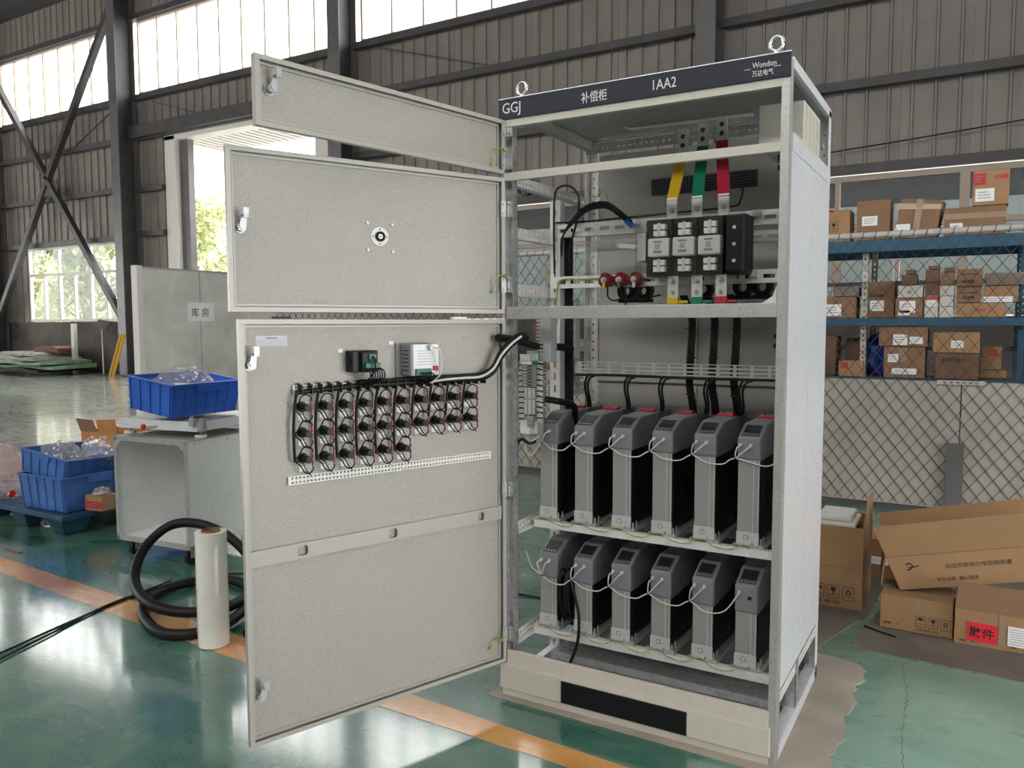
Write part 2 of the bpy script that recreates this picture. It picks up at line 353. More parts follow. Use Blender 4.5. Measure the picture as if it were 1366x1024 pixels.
# floor crack
g = G(); P = []
for i in range(80):
    t = i / 79; P.append((1.28 + 0.14 * t + 0.006 * rnd.uniform(-1, 1) + .012 * math.sin(t * 9), 1.08 - 1.5 * t, 0.0002))
g2 = G(); g2.tube(P, 0.0009, 4); tag(g2.build('trim_4', 'ink'), kind='structure')

# back wall: masonry, girts, cladding bands as separate ribbed sheets
WY = 11.5
wall = empty('wall_back', kind='structure')
def masonry(x0, x1): G().box(x0, x1, WY, WY + 0.24, 0, 1.5).build('low_masonry', 'mason', wall)
masonry(-34, -17.55); masonry(-11.4, 10)
BAYC = [-33.0, -25.7, -18.75, -10.85, -2.6, 5.2]
_sheet = {}
def sheet_mesh(wd, z0, z1, pitch=0.31, off=0.0):
    key = (round(wd, 3), round(z0, 2), round(z1, 2))
    if key in _sheet: return _sheet[key]
    g = G(); prof = [(0.0, 0.0)]; n = max(1, round(wd / pitch)); p = wd / n
    for i in range(n):
        c = (i + 0.5) * p; prof += [(c - 0.028, 0), (c - 0.015, -0.038), (c + 0.015, -0.038), (c + 0.028, 0)]
    prof.append((wd - 0.004, 0)); prof.append((wd - 0.002, 0.012)); prof.append((wd + 0.03, 0.012))
    vs = []; fs = []
    for x, y in prof: vs += [(x, y, z0), (x, y, z1)]
    m = len(prof)
    for x, y in prof: vs += [(x, y + 0.004, z0), (x, y + 0.004, z1)]
    for i in range(m - 1):
        fs.append((2 * i, 2 * i + 2, 2 * i + 3, 2 * i + 1)); fs.append((2 * m + 2 * i, 2 * m + 2 * i + 1, 2 * m + 2 * i + 3, 2 * m + 2 * i + 2))
    g.add(vs, fs); me = bpy.data.meshes.new('sheet_panel'); me.from_pydata(g.v, [], g.f); me.materials.append(M['wall'])
    _sheet[key] = me; return me
def cladding(x0, x1, z0, z1, w=0.93):
    n = max(1, round((x1 - x0) / w)); ww = (x1 - x0) / n
    for i in range(n):
        me = sheet_mesh(ww, z0, z1); o = bpy.data.objects.new('sheet_panel', me); COL.objects.link(o); o.parent = wall
        o.location = (x0 + i * ww, WY + 0.05 + (0.003 if i % 2 else 0), 0)
DX0, DX1, DZ = -17.45, -11.6, 6.42
for x0, x1 in ((-34, -25.7), (-25.7, -18.75), (-2.6, 5.2), (5.2, 10), (-10.85, -2.6)):
    cladding(x0, x1, 3.85, 7.62)
cladding(-18.75, DX0, 1.5, 7.62); cladding(DX0, DX1, 6.5, 7.62); cladding(DX1, -10.85, 1.5, 7.62)
cladding(-34, -25.7, 1.5, 3.85); cladding(-25.7, -24.3, 1.5, 3.85); cladding(-19.45, -18.75, 1.5, 3.85)
cladding(-34, 10, 9.62, 11.4)
# girts
gi = empty('wall_girts', kind='structure')
for z in (7.56, 6.5, 5.17, 3.85, 9.68):
    for i in range(len(BAYC) - 1):
        a, b = BAYC[i] + 0.12, BAYC[i + 1] - 0.12
        if z < 6.4 and i == 2: continue
        G().box(a, b, WY - 0.16, WY + 0.0, z - 0.07, z + 0.07).build('girt', 'steeld', gi)
for z in (2.7, 3.9, 5.1):
    G().box(BAYC[2] + .15, DX0 - 0.02, WY - 0.16, WY, z - 0.07, z + 0.07).build('girt', 'steeld', gi)
G().box(BAYC[0], BAYC[1], WY - 0.16, WY, 2.3, 2.44).build('girt', 'steeld', gi)
# lintel over the loading door, jamb and canopy outside
G().box(BAYC[2] + .1, BAYC[3] - .1, WY - 0.3, WY + .1, 6.46, 6.78).build('trim_5', 'steeld'); tag(bpy.data.objects['trim_5'], kind='structure')
d = empty('door_1', kind='structure')
G().box(DX0, DX0 + 0.42, WY - 0.05, WY + 0.35, 0, DZ).build('door_jamb', 'framew', d, 0.01)
G().box(DX0 + 0.42, DX0 + 0.75, WY + 0.1, WY + 0.3, 0, DZ - 0.1).build('door_jamb', 'steelc', d, 0.01)
G().box(DX1 - 0.4, DX1, WY - 0.05, WY + 0.35, 0, DZ).build('door_jamb', 'framew', d, 0.01)
G().box(DX0, DX1, WY - 0.05, WY + 0.35, DZ - 0.12, DZ + 0.08).build('door_head', 'framew', d, 0.01)
cn = empty('trim_6', kind='structure')
g = G()
for i in range(24):
    x = DX0 + i * 0.25; g.box(x, x + 0.12, WY + 0.4, WY + 2.0, DZ - 0.05, DZ + 0.0)
g.box(DX0, DX1, WY + 0.4, WY + 2.0, DZ, DZ + 0.03); g.build('canopy_sheet', 'framew', cn)
# clerestory windows: every light its own pane
def window(name, x0, x1, z0, z1, n, m_frame, m_pane, sub=None, transom=None, fw=0.055, nlow=None, dark_top=False):
    wn = empty(name, kind='structure'); y0, y1 = WY - 0.03, WY + 0.06
    for a, b, c, e in ((x0, x1, z0, z0 + fw), (x0, x1, z1 - fw, z1), (x0, x0 + fw, z0 + fw, z1 - fw), (x1 - fw, x1, z0 + fw, z1 - fw)):
        G().box(a, b, y0, y1, c, e).build('window_frame', m_frame, wn)
    rows = [(z0 + fw, z1 - fw, n)] if not transom else [(z0 + fw, transom - fw / 2, nlow or n), (transom + fw / 2, z1 - fw, n)]
    if transom: G().box(x0 + fw, x1 - fw, y0, y1, transom - fw / 2, transom + fw / 2).build('window_transom', m_frame, wn)
    for za, zb, k in rows:
        st = (x1 - x0 - fw) / k
        for i in range(k):
            xa = x0 + fw / 2 + i * st
            if i: 
                mw = fw * (1.5 if (i % 2 == 0 and nlow) else 0.8)
                G().box(xa - mw / 2, xa + mw / 2, y0, y1, za, zb).build('mullion', m_frame, wn)
            G().box(xa + fw / 2, xa + st - fw / 2, WY + 0.01, WY + 0.018, za, zb).build('window_pane', m_pane, wn)
    return wn
k = 1
for i in range(5):
    a, b = BAYC[i] + 0.28, BAYC[i + 1] - 0.28
    window('window_%d' % k, a, b, 7.66, 9.6, max(7, round((b - a) / 0.82)), 'frameb', 'pane', fw=0.05); k += 1
window('window_%d' % k, -24.3, -19.45, 1.52, 3.78, 3, 'framew', 'pane', transom=2.95, nlow=6, fw=0.07); k += 1
window('window_%d' % k, -10.3, -3.2, 1.52, 3.76, 4, 'frameb', 'frost', transom=2.95, nlow=8, fw=0.09); k += 1
window('window_%d' % k, -3.0 + 0.6, 4.9, 1.52, 3.76, 4, 'frameb', 'frost', transom=2.95, nlow=8, fw=0.09); k += 1
cladding(-10.85, -10.3, 1.5, 3.85, 0.5); cladding(-3.2, -2.4, 1.5, 3.85, 0.8); cladding(4.9, 10, 1.5, 3.85)
G().box(-10.6, 6, WY + 0.7, WY + 2.6, 3.62, 3.8).build('trim_7', 'blackm'); tag(bpy.data.objects['trim_7'], kind='structure')
G().box(-34, 10, WY - 0.55, WY + 0.05, 10.85, 11.25).build('trim_8', 'steeld'); tag(bpy.data.objects['trim_8'], kind='structure')
G().box(-16, 9, 16.8, 17.1, 0, 5.2).build('wall_outside', 'outw'); tag(bpy.data.objects['wall_outside'], kind='structure')
wf = empty('wall_fan', 'small dark round fan on the wall above the storeroom windows', 'fan', (-6.35, WY - .02, 4.12))
G().ring((0, -.12, 0), (0, 1, 0), .16, .19, .12, n=20).build('fan_ring', 'steeld', wf); G().cyl((0, -.10, 0), (0, -.02, 0), .05).build('hub', 'steeld', wf)
for q in range(4): G().bar((0, -.06, 0), (.16 * math.cos(q * 1.57 + .4), -.05, .16 * math.sin(q * 1.57 + .4)), .07, .008, (0, 1, 0)).build('blade', 'steeld', wf)
G().box(-.2, .2, -.08, 0, .2, .27).build('bracket', 'steeld', wf)
# other walls and roof (out of the frame, they hold the light)
G().box(-34.2, -34, -13, 11.5, 0, 11.5).build('wall_left', 'wall')
g = G(); g.box(10, 10.2, -13, -4.5, 0, 11.5).box(10, 10.2, 1.5, 11.5, 0, 11.5).box(10, 10.2, -4.5, 1.5, 3.6, 11.5); g.build('wall_right', 'wall')
g = G(); g.box(-34, 10, -13.2, -13, 0, 7.6).box(-34, 10, -13.2, -13, 9.6, 11.5); g.build('wall_front', 'wall')
G().box(-34.2, 10.2, -13.2, 11.9, 11.4, 11.6).build('ceiling', 'roof')
for n_ in ('wall_left', 'wall_right', 'wall_front', 'ceiling'): tag(bpy.data.objects[n_], kind='structure')
# steel columns
for i, x in enumerate(BAYC[1:5]):
    c = empty('column_steel', kind='structure', loc=(x, 0, 0))
    yo, yi = WY - 0.05, WY - 0.62
    G().box(-0.17, 0.17, yi, yi + 0.02, 0, 11.4).build('flange', 'steelc', c)
    G().box(-0.17, 0.17, yo - 0.02, yo, 0, 11.4).build('flange', 'steelc', c)
    G().box(-0.01, 0.01, yi + 0.02, yo - 0.02, 0, 11.4).build('web', 'steeld', c)
    G().box(-0.3, 0.3, yi - 0.08, yo, 0, 0.03).build('base_plate', 'steeld', c)
# cross bracing between the two left columns
br = empty('wall_bracing', kind='structure')
def brace(a, b): G().bar(a, b, 0.16, 0.16).build('brace', 'steeld', br)
by = WY - 0.38
brace((-25.5, by, 9.5), (-18.95, by, 1.45)); brace((-18.95, by, 10.1), (-22.4, by, 5.7)); brace((-22.4, by + .02, 5.7), (-25.5, by, 1.6))
G().bar((-22.75, by, 5.35), (-21.9, by, 5.5), 0.35, 0.03, (0, 1, 0)).build('gusset_plate', 'steeld', br)
# thin sag rods on the cladding
for (a, b) in (((-10.2, 7.5), (-7.2, 6.6)), ((-17.9, 7.4), (-16.2, 6.9)), ((-22.0, 6.4), (-19.6, 7.4))):
    G().bar((a[0], WY - 0.06, a[1]), (b[0], WY - 0.06, b[1]), 0.03, 0.02).build('sag_rod', 'steeld', gi)
G().tube(crs([(-1.2, WY - 0.1, 4.12), (1, WY - 0.1, 4.26), (4.8, WY - 0.1, 4.55)], 5), 0.012, 4).build('wall_wire', 'cable', gi)

# ---------------------------------------------------------------- trees outside
def tree(x, y, h, r, m, label, seed, n=2600, ls=0.17):
    rr = random.Random(seed); t = empty('leafy_tree', label, 'tree', (x, y, -0.06), group='trees outside the hall')
    g = G(); g.tube(crs([(0, 0, 0), (0.1, 0.05, h * .3), (-0.05, 0, h * .6), (0.05, .1, h * .85)], 4), 0.1, 7, rf=lambda i: 0.13 * (1 - i / 16)); 
    for kx in range(5):
        a = rr.uniform(0, 6.28); g.tube([(0, 0, h * (.3 + .1 * kx)), (math.cos(a) * r * .6, math.sin(a) * r * .6, h * (.45 + .1 * kx))], 0.04, 5)
    g.build('trunk', 'bark', t)
    cl = [(rr.gauss(0, r * .45), rr.gauss(0, r * .45), rr.uniform(h * .18, h)) for _ in range(26)]
    v = []; f = []
    for i in range(n):
        c = cl[rr.randrange(26)]; s = ls * rr.uniform(.6, 1.3); p = Vector((c[0] + rr.gauss(0, r * .22), c[1] + rr.gauss(0, r * .22), max(.1, c[2] + rr.gauss(0, r * .2))))
        a = Vector((rr.gauss(0, 1), rr.gauss(0, 1), rr.gauss(0, 1))).normalized(); b = a.orthogonal().normalized(); 
        k0 = len(v); v += [p - a * s, p + b * s * .4, p + a * s, p - b * s * .4]; f.append((k0, k0 + 1, k0 + 2, k0 + 3))
    q = G(); q.add(v, f); tag(q.build('foliage', m, t), kind='stuff')
tree(-26.0, 19.0, 6.3, 1.6, 'leaf1', 'yellow-green bushy tree seen through the open loading doorway', 1, 3600)
tree(-29.5, 21.0, 5.6, 1.9, 'leaf2', 'darker leafy tree at the left side of the loading doorway', 2, 3000)
tree(-35.8, 17.5, 5.4, 1.9, 'leaf2', 'green tree behind the left sash of the far low window', 3, 3200)
tree(-32.0, 16.8, 5.0, 1.6, 'leaf1', 'pale yellow-green tree behind the middle of the far low window', 4, 3200)
tree(-28.6, 15.8, 5.2, 1.5, 'leaf2', 'mid green tree behind the right sash of the far low window', 5, 3200)
# low orange-brown wall seen outside through the far window
g = empty('garden_wall', 'low orange brick wall outside beyond the far window', 'wall', (-31.5, 22, -0.06))
for rz_ in range(9):
    for cx_ in range(7):
        G().box(cx_ * .5 + (.25 if rz_ % 2 else 0), cx_ * .5 + .48 + (.25 if rz_ % 2 else 0), 0, .2, rz_ * .22, rz_ * .22 + .205).build('brick', carton_mat('orange'), g)

# ---------------------------------------------------------------- storeroom partition and fence
FY = 4.05
pt = empty('storeroom_partition', kind='structure')
for i in range(8):
    y0 = FY + 0.02 + i * 0.93
    G().box(-8.06, -8.0, y0, y0 + 0.915, 0.0, 2.15).build('panel', 'part', pt, 0.004)
G().box(-8.07, -7.99, FY + .0, FY + 7.45, 2.15, 2.17).build('top_rail', 'zinc', pt)
G().box(-8.09, -7.97, FY - 0.05, FY + 0.03, 0, 2.18).build('corner_post', 'framew', pt)
n_ = G().box(-0.0015, 0, 0, 0.44, 0, 0.26).build('paper_notice', 'paper', None, loc=(-7.9985, 4.78, 1.455))
n_.location = (-7.997, 4.78, 1.455)
tag(n_, 'white paper notice taped to the grey storeroom partition', 'sign')
n_.rotation_euler = (0, 0, 0)
MY = Matrix.Translation((0.0015, 0.05, 0.07)) @ Matrix(((0, 0, 1, 0), (1, 0, 0, 0), (0, 1, 0, 0), (0, 0, 0, 1)))
text('库 房', 0.135, 'lettering', 'ink', n_, MY)
for yy in (0.02, 0.42): G().box(0, 0.001, yy - .03, yy + .03, 0.235, 0.27).build('tape_strip', 'white', n_)

fn = empty('chain_link_fence', 'chain link fence with pale lower boards in front of the storeroom shelves', 'fence', (0, FY, 0))
X0, X1, ZT = -5.5, 5.5, 2.045
g = G(); wd, hh = 0.098, 0.128; sl = hh / wd; rr_ = 0.0021; n = int((X1 - X0) / wd); H = ZT - 0.05
for i in range(-int(H / hh) - 1, n + 1):
    for s in (1, -1):
        xs = X0 + i * wd; xa, za, xb, zb = xs, 0.05, xs + H / sl, ZT
        if s < 0: xa, xb = xb, xa
        # clip in x
        def clip(xa, za, xb, zb):
            for lim, lo in ((X0, True), (X1, False)):
                if (xa < lim) == lo and xa != lim:
                    if (xb < lim) == lo: return None
                    t = (lim - xa) / (xb - xa); xa, za = lim, za + (zb - za) * t
                if (xb < lim) == lo and xb != lim:
                    if (xa < lim) == lo and xa != lim: return None
                    t = (lim - xa) / (xb - xa); xb, zb = lim, za + (zb - za) * t
            return xa, za, xb, zb
        c = clip(xa, za, xb, zb)
        if c and abs(c[0] - c[2]) > 0.01: g.bar((c[0], -0.004 * s, c[1]), (c[2], -0.004 * s, c[3]), rr_ * 2, rr_ * 2, (0, 1, 0))
tag(g.build('wire_mesh', 'fwire', fn), kind='stuff')
g = G(); g.cyl((X0, 0, ZT + 0.012), (X1, 0, ZT + 0.012), 0.024, n=10); g.build('top_tube', 'rackw', fn)
g = G(); x = X0
while x < X1 - 0.06:
    g.tube([(x + 0.03 * math.cos(t), 0.028 * math.sin(t * 1) , ZT + 0.012 + 0.028 * math.cos(t)) if False else (x + 0.02 * t / 3.1, 0.028 * math.sin(t), ZT + 0.012 + 0.028 * math.cos(t)) for t in [j * 0.8 for j in range(9)]], 0.0028, 4); x += 0.085
tag(g.build('binding_wire', 'rust', fn), kind='stuff')
for x in (-5.45, -2.95, -0.4, 3.2, 5.5):
    G().cyl((x, 0.035, 0), (x, 0.035, ZT), 0.02, n=10).build('post', 'rackw' if x != -0.4 else 'steelc', fn)
for x0, x1 in ((-5.48, -3.2), (-3.19, -0.95), (-0.94, 1.41), (1.42, 3.8), (3.81, 5.5)):
    G().box(x0, x1, 0.012, 0.022, 0.04, 0.975).build('board', 'fpanel', fn)
g = G(); g.box(1.335, 1.445, -0.035, -0.012, 0.0, 0.53); 
g.build('post_shoe', 'steelc', fn)
g = G(); g.perf((1.26, -0.014, 0.955), (1, 0, 0), (0, 0, 1), 0.3, 0.03, 0.04, 0.02, 0.012, -0.004); g.build('joint_strip', 'galvd', fn)
G().box(X0, X1, 0.0, 0.05, 0.0, 0.035).build('bottom_rail', 'steeld', fn)

# ---------------------------------------------------------------- pallet rack
RY = 4.9
rk = empty('pallet_rack', 'blue pallet rack with pale posts behind the chain link fence', 'shelving', (0, RY, 0))
for x in (-0.55, 0.645, 1.80, 3.2):
    for y in (0.09, 0.80):
        g = G(); bl = x == 1.80
        g.perf((x - 0.025, y, 0), (0, 0, 1), (1, 0, 0), 2.1, 0.05, 0.05, 0.018, 0.016, 0.003)
        g.box(x - 0.025, x - 0.022, y, y + 0.05, 0, 2.1).box(x + 0.022, x + 0.025, y, y + 0.05, 0, 2.1)
        g.build('post', 'rackb' if bl else 'rackw', rk)
for z0, z1 in ((2.0, 2.1), (1.375, 1.44), (0.87, 0.935)):
    for y in (0, 0.84): G().box(-0.6, 3.3, y, y + 0.045, z0, z1).build('beam', 'rackb', rk, 0.004)
    for i in range(13):
        x = -0.6 + i * 0.3; G().box(x, x + 0.292, 0.05, 0.835, z1 - 0.022, z1 - 0.004 + 0.004 * (i % 2)).build('deck_plank', 'deck', rk)
for z in (0.5, 1.15, 1.75): G().box(-0.55, 3.2, 0.86, 0.875, z, z + 0.04).build('back_brace', 'galvd', rk)

# ---------------------------------------------------------------- cardboard boxes
def icon(g, k, x, z, s):
    """small printed handling marks on a face in the xz plane (y=0)"""
    t = -0.0004
    def P(pts): g.prism([(x + a * s, 0, z + b * s) for a, b in pts], (0, t, 0))
    for a in ((-.5, -.62, .5, -.58), (-.5, .58, .5, .62), (-.5, -.62, -.46, .62), (.46, -.62, .5, .62), (-.5, -.32, .5, -.29)):
        P([(a[0], a[1]), (a[2], a[1]), (a[2], a[3]), (a[0], a[3])])
    if k == 0: P([(-.33, .15), (-.3, .3), (-.15, .42), (0, .46), (.15, .42), (.3, .3), (.33, .15)]); P([(-.02, -.2), (.02, -.2), (.02, .15), (-.02, .15)])
    if k == 1: P([(-.22, .42), (-.2, .15), (-.05, 0), (.05, 0), (.2, .15), (.22, .42)]); P([(-.03, -.18), (.03, -.18), (.03, 0), (-.03, 0)]); P([(-.15, -.22), (.15, -.22), (.15, -.18), (-.15, -.18)])
    if k == 2:
        V3 = [(math.cos(q * 2.0944 + 1.5708) * .30, .08 + math.sin(q * 2.0944 + 1.5708) * .30) for q in range(3)]
        for q in range(3):
            a, b = Vector(V3[q]), Vector(V3[(q + 1) % 3]); e = (b - a); n_ = Vector((-e.y, e.x)).normalized() * .045; a2 = a + e * .14; b2 = a + e * .72
            P([tuple(a2 - n_), tuple(b2 - n_), tuple(b2 + n_), tuple(a2 + n_)]); P([tuple(b2 - n_ * 2.2), tuple(a + e * .92), tuple(b2 + n_ * 2.2)])
def carton(label, w, d, h, loc, rz=0, mt='tan', rot=None, labels=(), tape=True, group=None, marks=None, open_top=False, redmark=None, name='cardboard_box'):
    """front face is y=0, origin front-left-bottom corner"""
    o = empty(name, label, 'box', loc, rz, group, rot=rot); m = carton_mat(mt); t = 0.005
    if open_top:
        for a in ((0, w, 0, t, 0, h), (0, w, d - t, d, 0, h), (0, t, t, d - t, 0, h), (w - t, w, t, d - t, 0, h), (t, w - t, t, d - t, 0, t)):
            G().box(*a).build('side_panel', m, o)
    else:
        j = lambda: rnd.uniform(-1, 1) * 0.004
        g = G(); g.hexa([(0, 0, 0), (w, 0, 0), (w, d, 0), (0, d, 0), (j(), j() / 3, h), (w + j(), j() / 3, h), (w + j(), d, h + j()), (j(), d, h + j())]); g.build('body', m, o, 0.004)
        G().box(0.003, w - 0.003, 0.002, d / 2 - 0.001, h, h + 0.003).build('flap', m, o); G().box(0.003, w - 0.003, d / 2 + 0.001, d - 0.002, h, h + 0.003).build('flap', m, o)
        if tape: G().box(0 - 0.001, w + 0.001, d / 2 - 0.025, d / 2 + 0.025, h + 0.003, h + 0.004).build('tape_strip', 'grayt', o)
    for (x, z, lw, lh, c) in labels:
        G().box(x, x + lw, -0.003, -0.0006, z, z + lh).build('label_sticker', c, o)
        if lw > .05:
            q = G()
            for i in range(3): q.box(x + lw * .12, x + lw * rnd.uniform(.5, .88), -0.0034, -0.003, z + lh * (.25 + .22 * i), z + lh * (.31 + .22 * i))
            q.build('print_lines', 'inkg', o)
    if marks:
        g = G()
        for i, k_ in enumerate((0, 1, 2)): icon(g, k_, marks[0] + i * marks[2] * 1.25, marks[1], marks[2])
        g.xf(Matrix.Translation((0, -0.001, 0))); g.build('handling_marks', 'ink', o)
    return o
M['grayt'] = mat('packing_tape', (0.33, 0.24, 0.16), 0.25)
M['redtape'] = mat('red_paper', (0.75, 0.02, 0.045), 0.6)
M['redstk'] = mat('red_print', (0.45, 0.03, 0.03), 0.6)
G1, G2, G3 = 'boxes on the top rack shelf', 'boxes on the middle rack shelf', 'boxes on the low rack shelf'
ZA, ZB, ZC = 2.104, 1.444, 0.939
B = RY + 0.03
def cx(label, x0, x1, z0, z1, y=0.0, d=0.3, **k):
    return carton(label, x1 - x0, d, z1 - z0, (x0, B + y, z0), 0, **k)
# top shelf
a = cx('tan box with a red ribbon print on top, first on the top shelf', 0.17, 0.52, ZA, 2.37, mt='tan', group=G1, tape=False, labels=()); q = G(); icon(q, 1, 0.22, 0.13, 0.07); q.xf(Matrix.Translation((0, -0.002, 0))); q.build('handling_marks', 'ink', a)
g = G(); g.tube(crs([(0.0, -0.001, 0.20), (0.13, -0.002, 0.27), (0.22, -0.002, 0.262)], 4), 0.012, 4); g.build('red_print_band', 'redtape', a)
cx('upright brown box with white barcode sticker on the top shelf', 0.575, 0.83, ZA, 2.435, mt='brown', group=G1, labels=((0.04, 0.12, 0.12, 0.08, 'paper'), ))
a = empty('cardboard_box', 'wide slumped brown box wrapped in shiny tape on the top shelf', 'box', (0.865, B, ZA + 0.002), group=G1)
G().hexa([(0, 0, 0), (.315, 0, 0), (.315, .3, 0), (0, .3, 0), (.045, .01, .325), (.345, .02, .295), (.37, .29, .30), (.05, .29, .33)]).build('body', carton_mat('brown'), a, .006)
G().hexa([(.13, -.003, 0), (.18, -.003, 0), (.18, 0, 0), (.13, 0, 0), (.165, .006, .315), (.215, .007, .31), (.215, .010, .31), (.165, .009, .315)]).build('tape_strip', 'grayt', a)
G().hexa([(.012, -.003, .24), (.34, .010, .22), (.34, .014, .22), (.012, .001, .24), (.02, .001, .29), (.345, .014, .26), (.345, .018, .26), (.02, .006, .29)]).build('tape_strip', 'grayt', a)
G().box(.015, .12, -.004, -.001, .015, .115).build('label_sticker', 'paper', a)
a = cx('long tape-wrapped brown box on the top shelf under a taller one', 1.235, 1.665, ZA, 2.325, mt='brown', group=G1, labels=((0.04, 0.02, 0.09, 0.08, 'paper'),))
g = G(); g.box(0.0, 0.43, -0.002, -0.0005, 0.13, 0.175); g.build('tape_strip', 'grayt', a)
a = carton('tan box with red patches standing on another box at the top', 0.25, 0.22, 0.27, (1.425, B + 0.0, 2.333), 0.0, 'tan', labels=((0.02, 0.03, 0.13, 0.10, 'paper'), (0.0, 0.16, 0.09, 0.09, 'redstk'), (0.15, 0.20, 0.09, 0.03, 'redstk')), group=G1)
cx('plain brown box at the far end of the top shelf', 1.9, 2.3, ZA, 2.4, mt='brown', group=G1)
# middle shelf
cx('low brown box with white sticker, first on the middle shelf', 0.30, 0.585, ZB, 1.625, mt='brown', group=G2, labels=((0.05, 0.02, 0.12, 0.10, 'paper'),))
cx('small grey box lying on the first middle shelf box', 0.40, 0.60, 1.633, 1.71, y=0.03, d=.2, mt='grey', group=G2)
cx('tall brown box behind the pale rack post on the middle shelf', 0.635, 0.875, ZB, 1.755, y=0.12, mt='brown', group=G2, labels=((0.05, 0.06, 0.11, 0.09, 'paper'), (0.02, 0.18, 0.14, 0.02, 'ink')))
cx('brown box with two white stickers below the white carton', 0.895, 1.10, ZB, 1.603, mt='brown', group=G2, labels=((0.03, 0.04, 0.12, 0.10, 'paper'), (0.02, 0.02, 0.09, 0.04, 'paper')))
cx('low white carton on the two-sticker brown box', 0.912, 1.095, 1.611, 1.708, d=.2, mt='white', group=G2, tape=False, labels=((0.07, 0.03, 0.03, 0.03, 'inkg'),))
cx('small dark brown box on the low white carton', 0.935, 1.05, 1.716, 1.80, d=.15, mt='dark', group=G2)
cx('tiny dark carton topmost above the low white carton', 0.965, 1.035, 1.808, 1.84, d=.12, mt='dark', group=G2, tape=False)
z = ZB
for i, (hh, m_, lb) in enumerate(((.085, 'white', 'small white carton, bottom of the narrow carton tower'), (.085, 'white', 'small white carton with red band, second from the bottom of the narrow tower'), (.10, 'dark', 'small dark carton, third from the bottom of the narrow tower'), (.10, 'dark', 'small dark carton near the top of the narrow tower'), (.028, 'dark', 'thin dark carton topmost of the narrow tower'))):
    cx(lb, 1.112 + (.02 if i == 4 else 0), 1.213, z, z + hh, d=.15, mt=m_, group=G2, tape=False, labels=(((0.0, 0.055, 0.10, 0.03, 'redstk'), (0.02, 0.0, 0.07, 0.05, 'paper')) if i == 1 else ())); z += hh + .006
z = ZB
for i, (hh, m_, lb) in enumerate(((.085, 'white', 'pale carton, bottom of the second narrow tower'), (.08, 'white', 'pale carton, middle of the second narrow tower'), (.08, 'white', 'pale carton under the brown one in the second narrow tower'), (.10, 'brown', 'small brown carton near the top of the second tower'), (.035, 'dark', 'thin dark carton topmost of the second tower'))):
    cx(lb, 1.222 + (.025 if i == 4 else 0), 1.322, z, z + hh, d=.15, mt=m_, group=G2, tape=False); z += hh + .006
cx('long flat tan box beneath two brown boxes on the middle shelf', 1.345, 1.69, ZB, 1.555, mt='tan', group=G2, labels=((0.13, 0.05, 0.07, 0.015, 'redstk'),))
cx('brown box with small print on the long flat tan box', 1.345, 1.515, 1.563, 1.685, mt='brown', group=G2, labels=((0.04, 0.03, 0.08, 0.02, 'ink'), (0.03, 0.075, 0.11, 0.008, 'ink')))
cx('brown box with small print, topmost beside the dark carton', 1.342, 1.52, 1.693, 1.83, mt='brown', group=G2, labels=((0.04, 0.03, 0.08, 0.02, 'ink'), (0.03, 0.095, 0.12, 0.008, 'ink')))
cx('tan box with white base band beside the stacked brown boxes', 1.53, 1.765, 1.563, 1.69, y=.02, mt='tan', group=G2, labels=((0.0, 0.0, 0.2, 0.045, 'paper'),))
cx('grey film-wrapped box on top at the end of the middle shelf', 1.54, 1.80, 1.698, 1.795, y=.02, mt='grey', group=G2, tape=False)
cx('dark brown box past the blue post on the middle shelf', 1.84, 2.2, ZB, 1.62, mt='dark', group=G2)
# low shelf
cx('small tan box with red stamp low behind the fence', 0.46, 0.66, ZC, 1.07, mt='tan', group=G3, labels=((0.015, 0.07, 0.06, 0.05, 'redstk'),))
cx('brown box with two stickers on top of the taped box, low shelf', 0.775, 1.145, 1.205, 1.37, mt='brown', group=G3, labels=((0.11, 0.01, 0.11, 0.09, 'paper'), (0.235, 0.02, 0.10, 0.06, 'paper')))
cx('taped brown box with tilted sticker at the bottom of the low shelf', 0.82, 1.13, ZC, 1.197, mt='brown', group=G3, labels=((0.03, 0.13, 0.08, 0.07, 'paper'), (0.06, 0.03, 0.19, 0.05, 'paper'), (0.12, 0.14, 0.05, 0.11, 'grayt')))
cx('tan box with one white sticker on the low shelf', 1.185, 1.52, 1.155, 1.32, mt='tan', group=G3, labels=((0.13, 0.04, 0.09, 0.06, 'paper'),))
a = cx('dark brown box printed with black lettering on the low shelf', 1.205, 1.515, ZC, 1.148, mt='dark', group=G3)
text('精密部件', 0.045, 'lettering', 'ink', a, Matrix.Translation((0.05, -0.002, 0.14)) @ FX)
cx('tan box with red stamp beside the printed dark box', 1.53, 1.68, ZC + .07, 1.20, y=.3, mt='tan', group=G3, labels=((0.05, 0.12, 0.07, 0.05, 'redstk'),))
cx('flat tan box under the red-stamped one, behind the fence', 1.53, 1.72, ZC, ZC + .062, y=.3, mt='tan', group=G3)
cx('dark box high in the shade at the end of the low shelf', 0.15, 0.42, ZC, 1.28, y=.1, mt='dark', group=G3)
cx('brown box half hidden behind the small red-stamped tan box', 0.47, 0.62, ZC, 1.26, y=.36, mt='brown', group=G3)
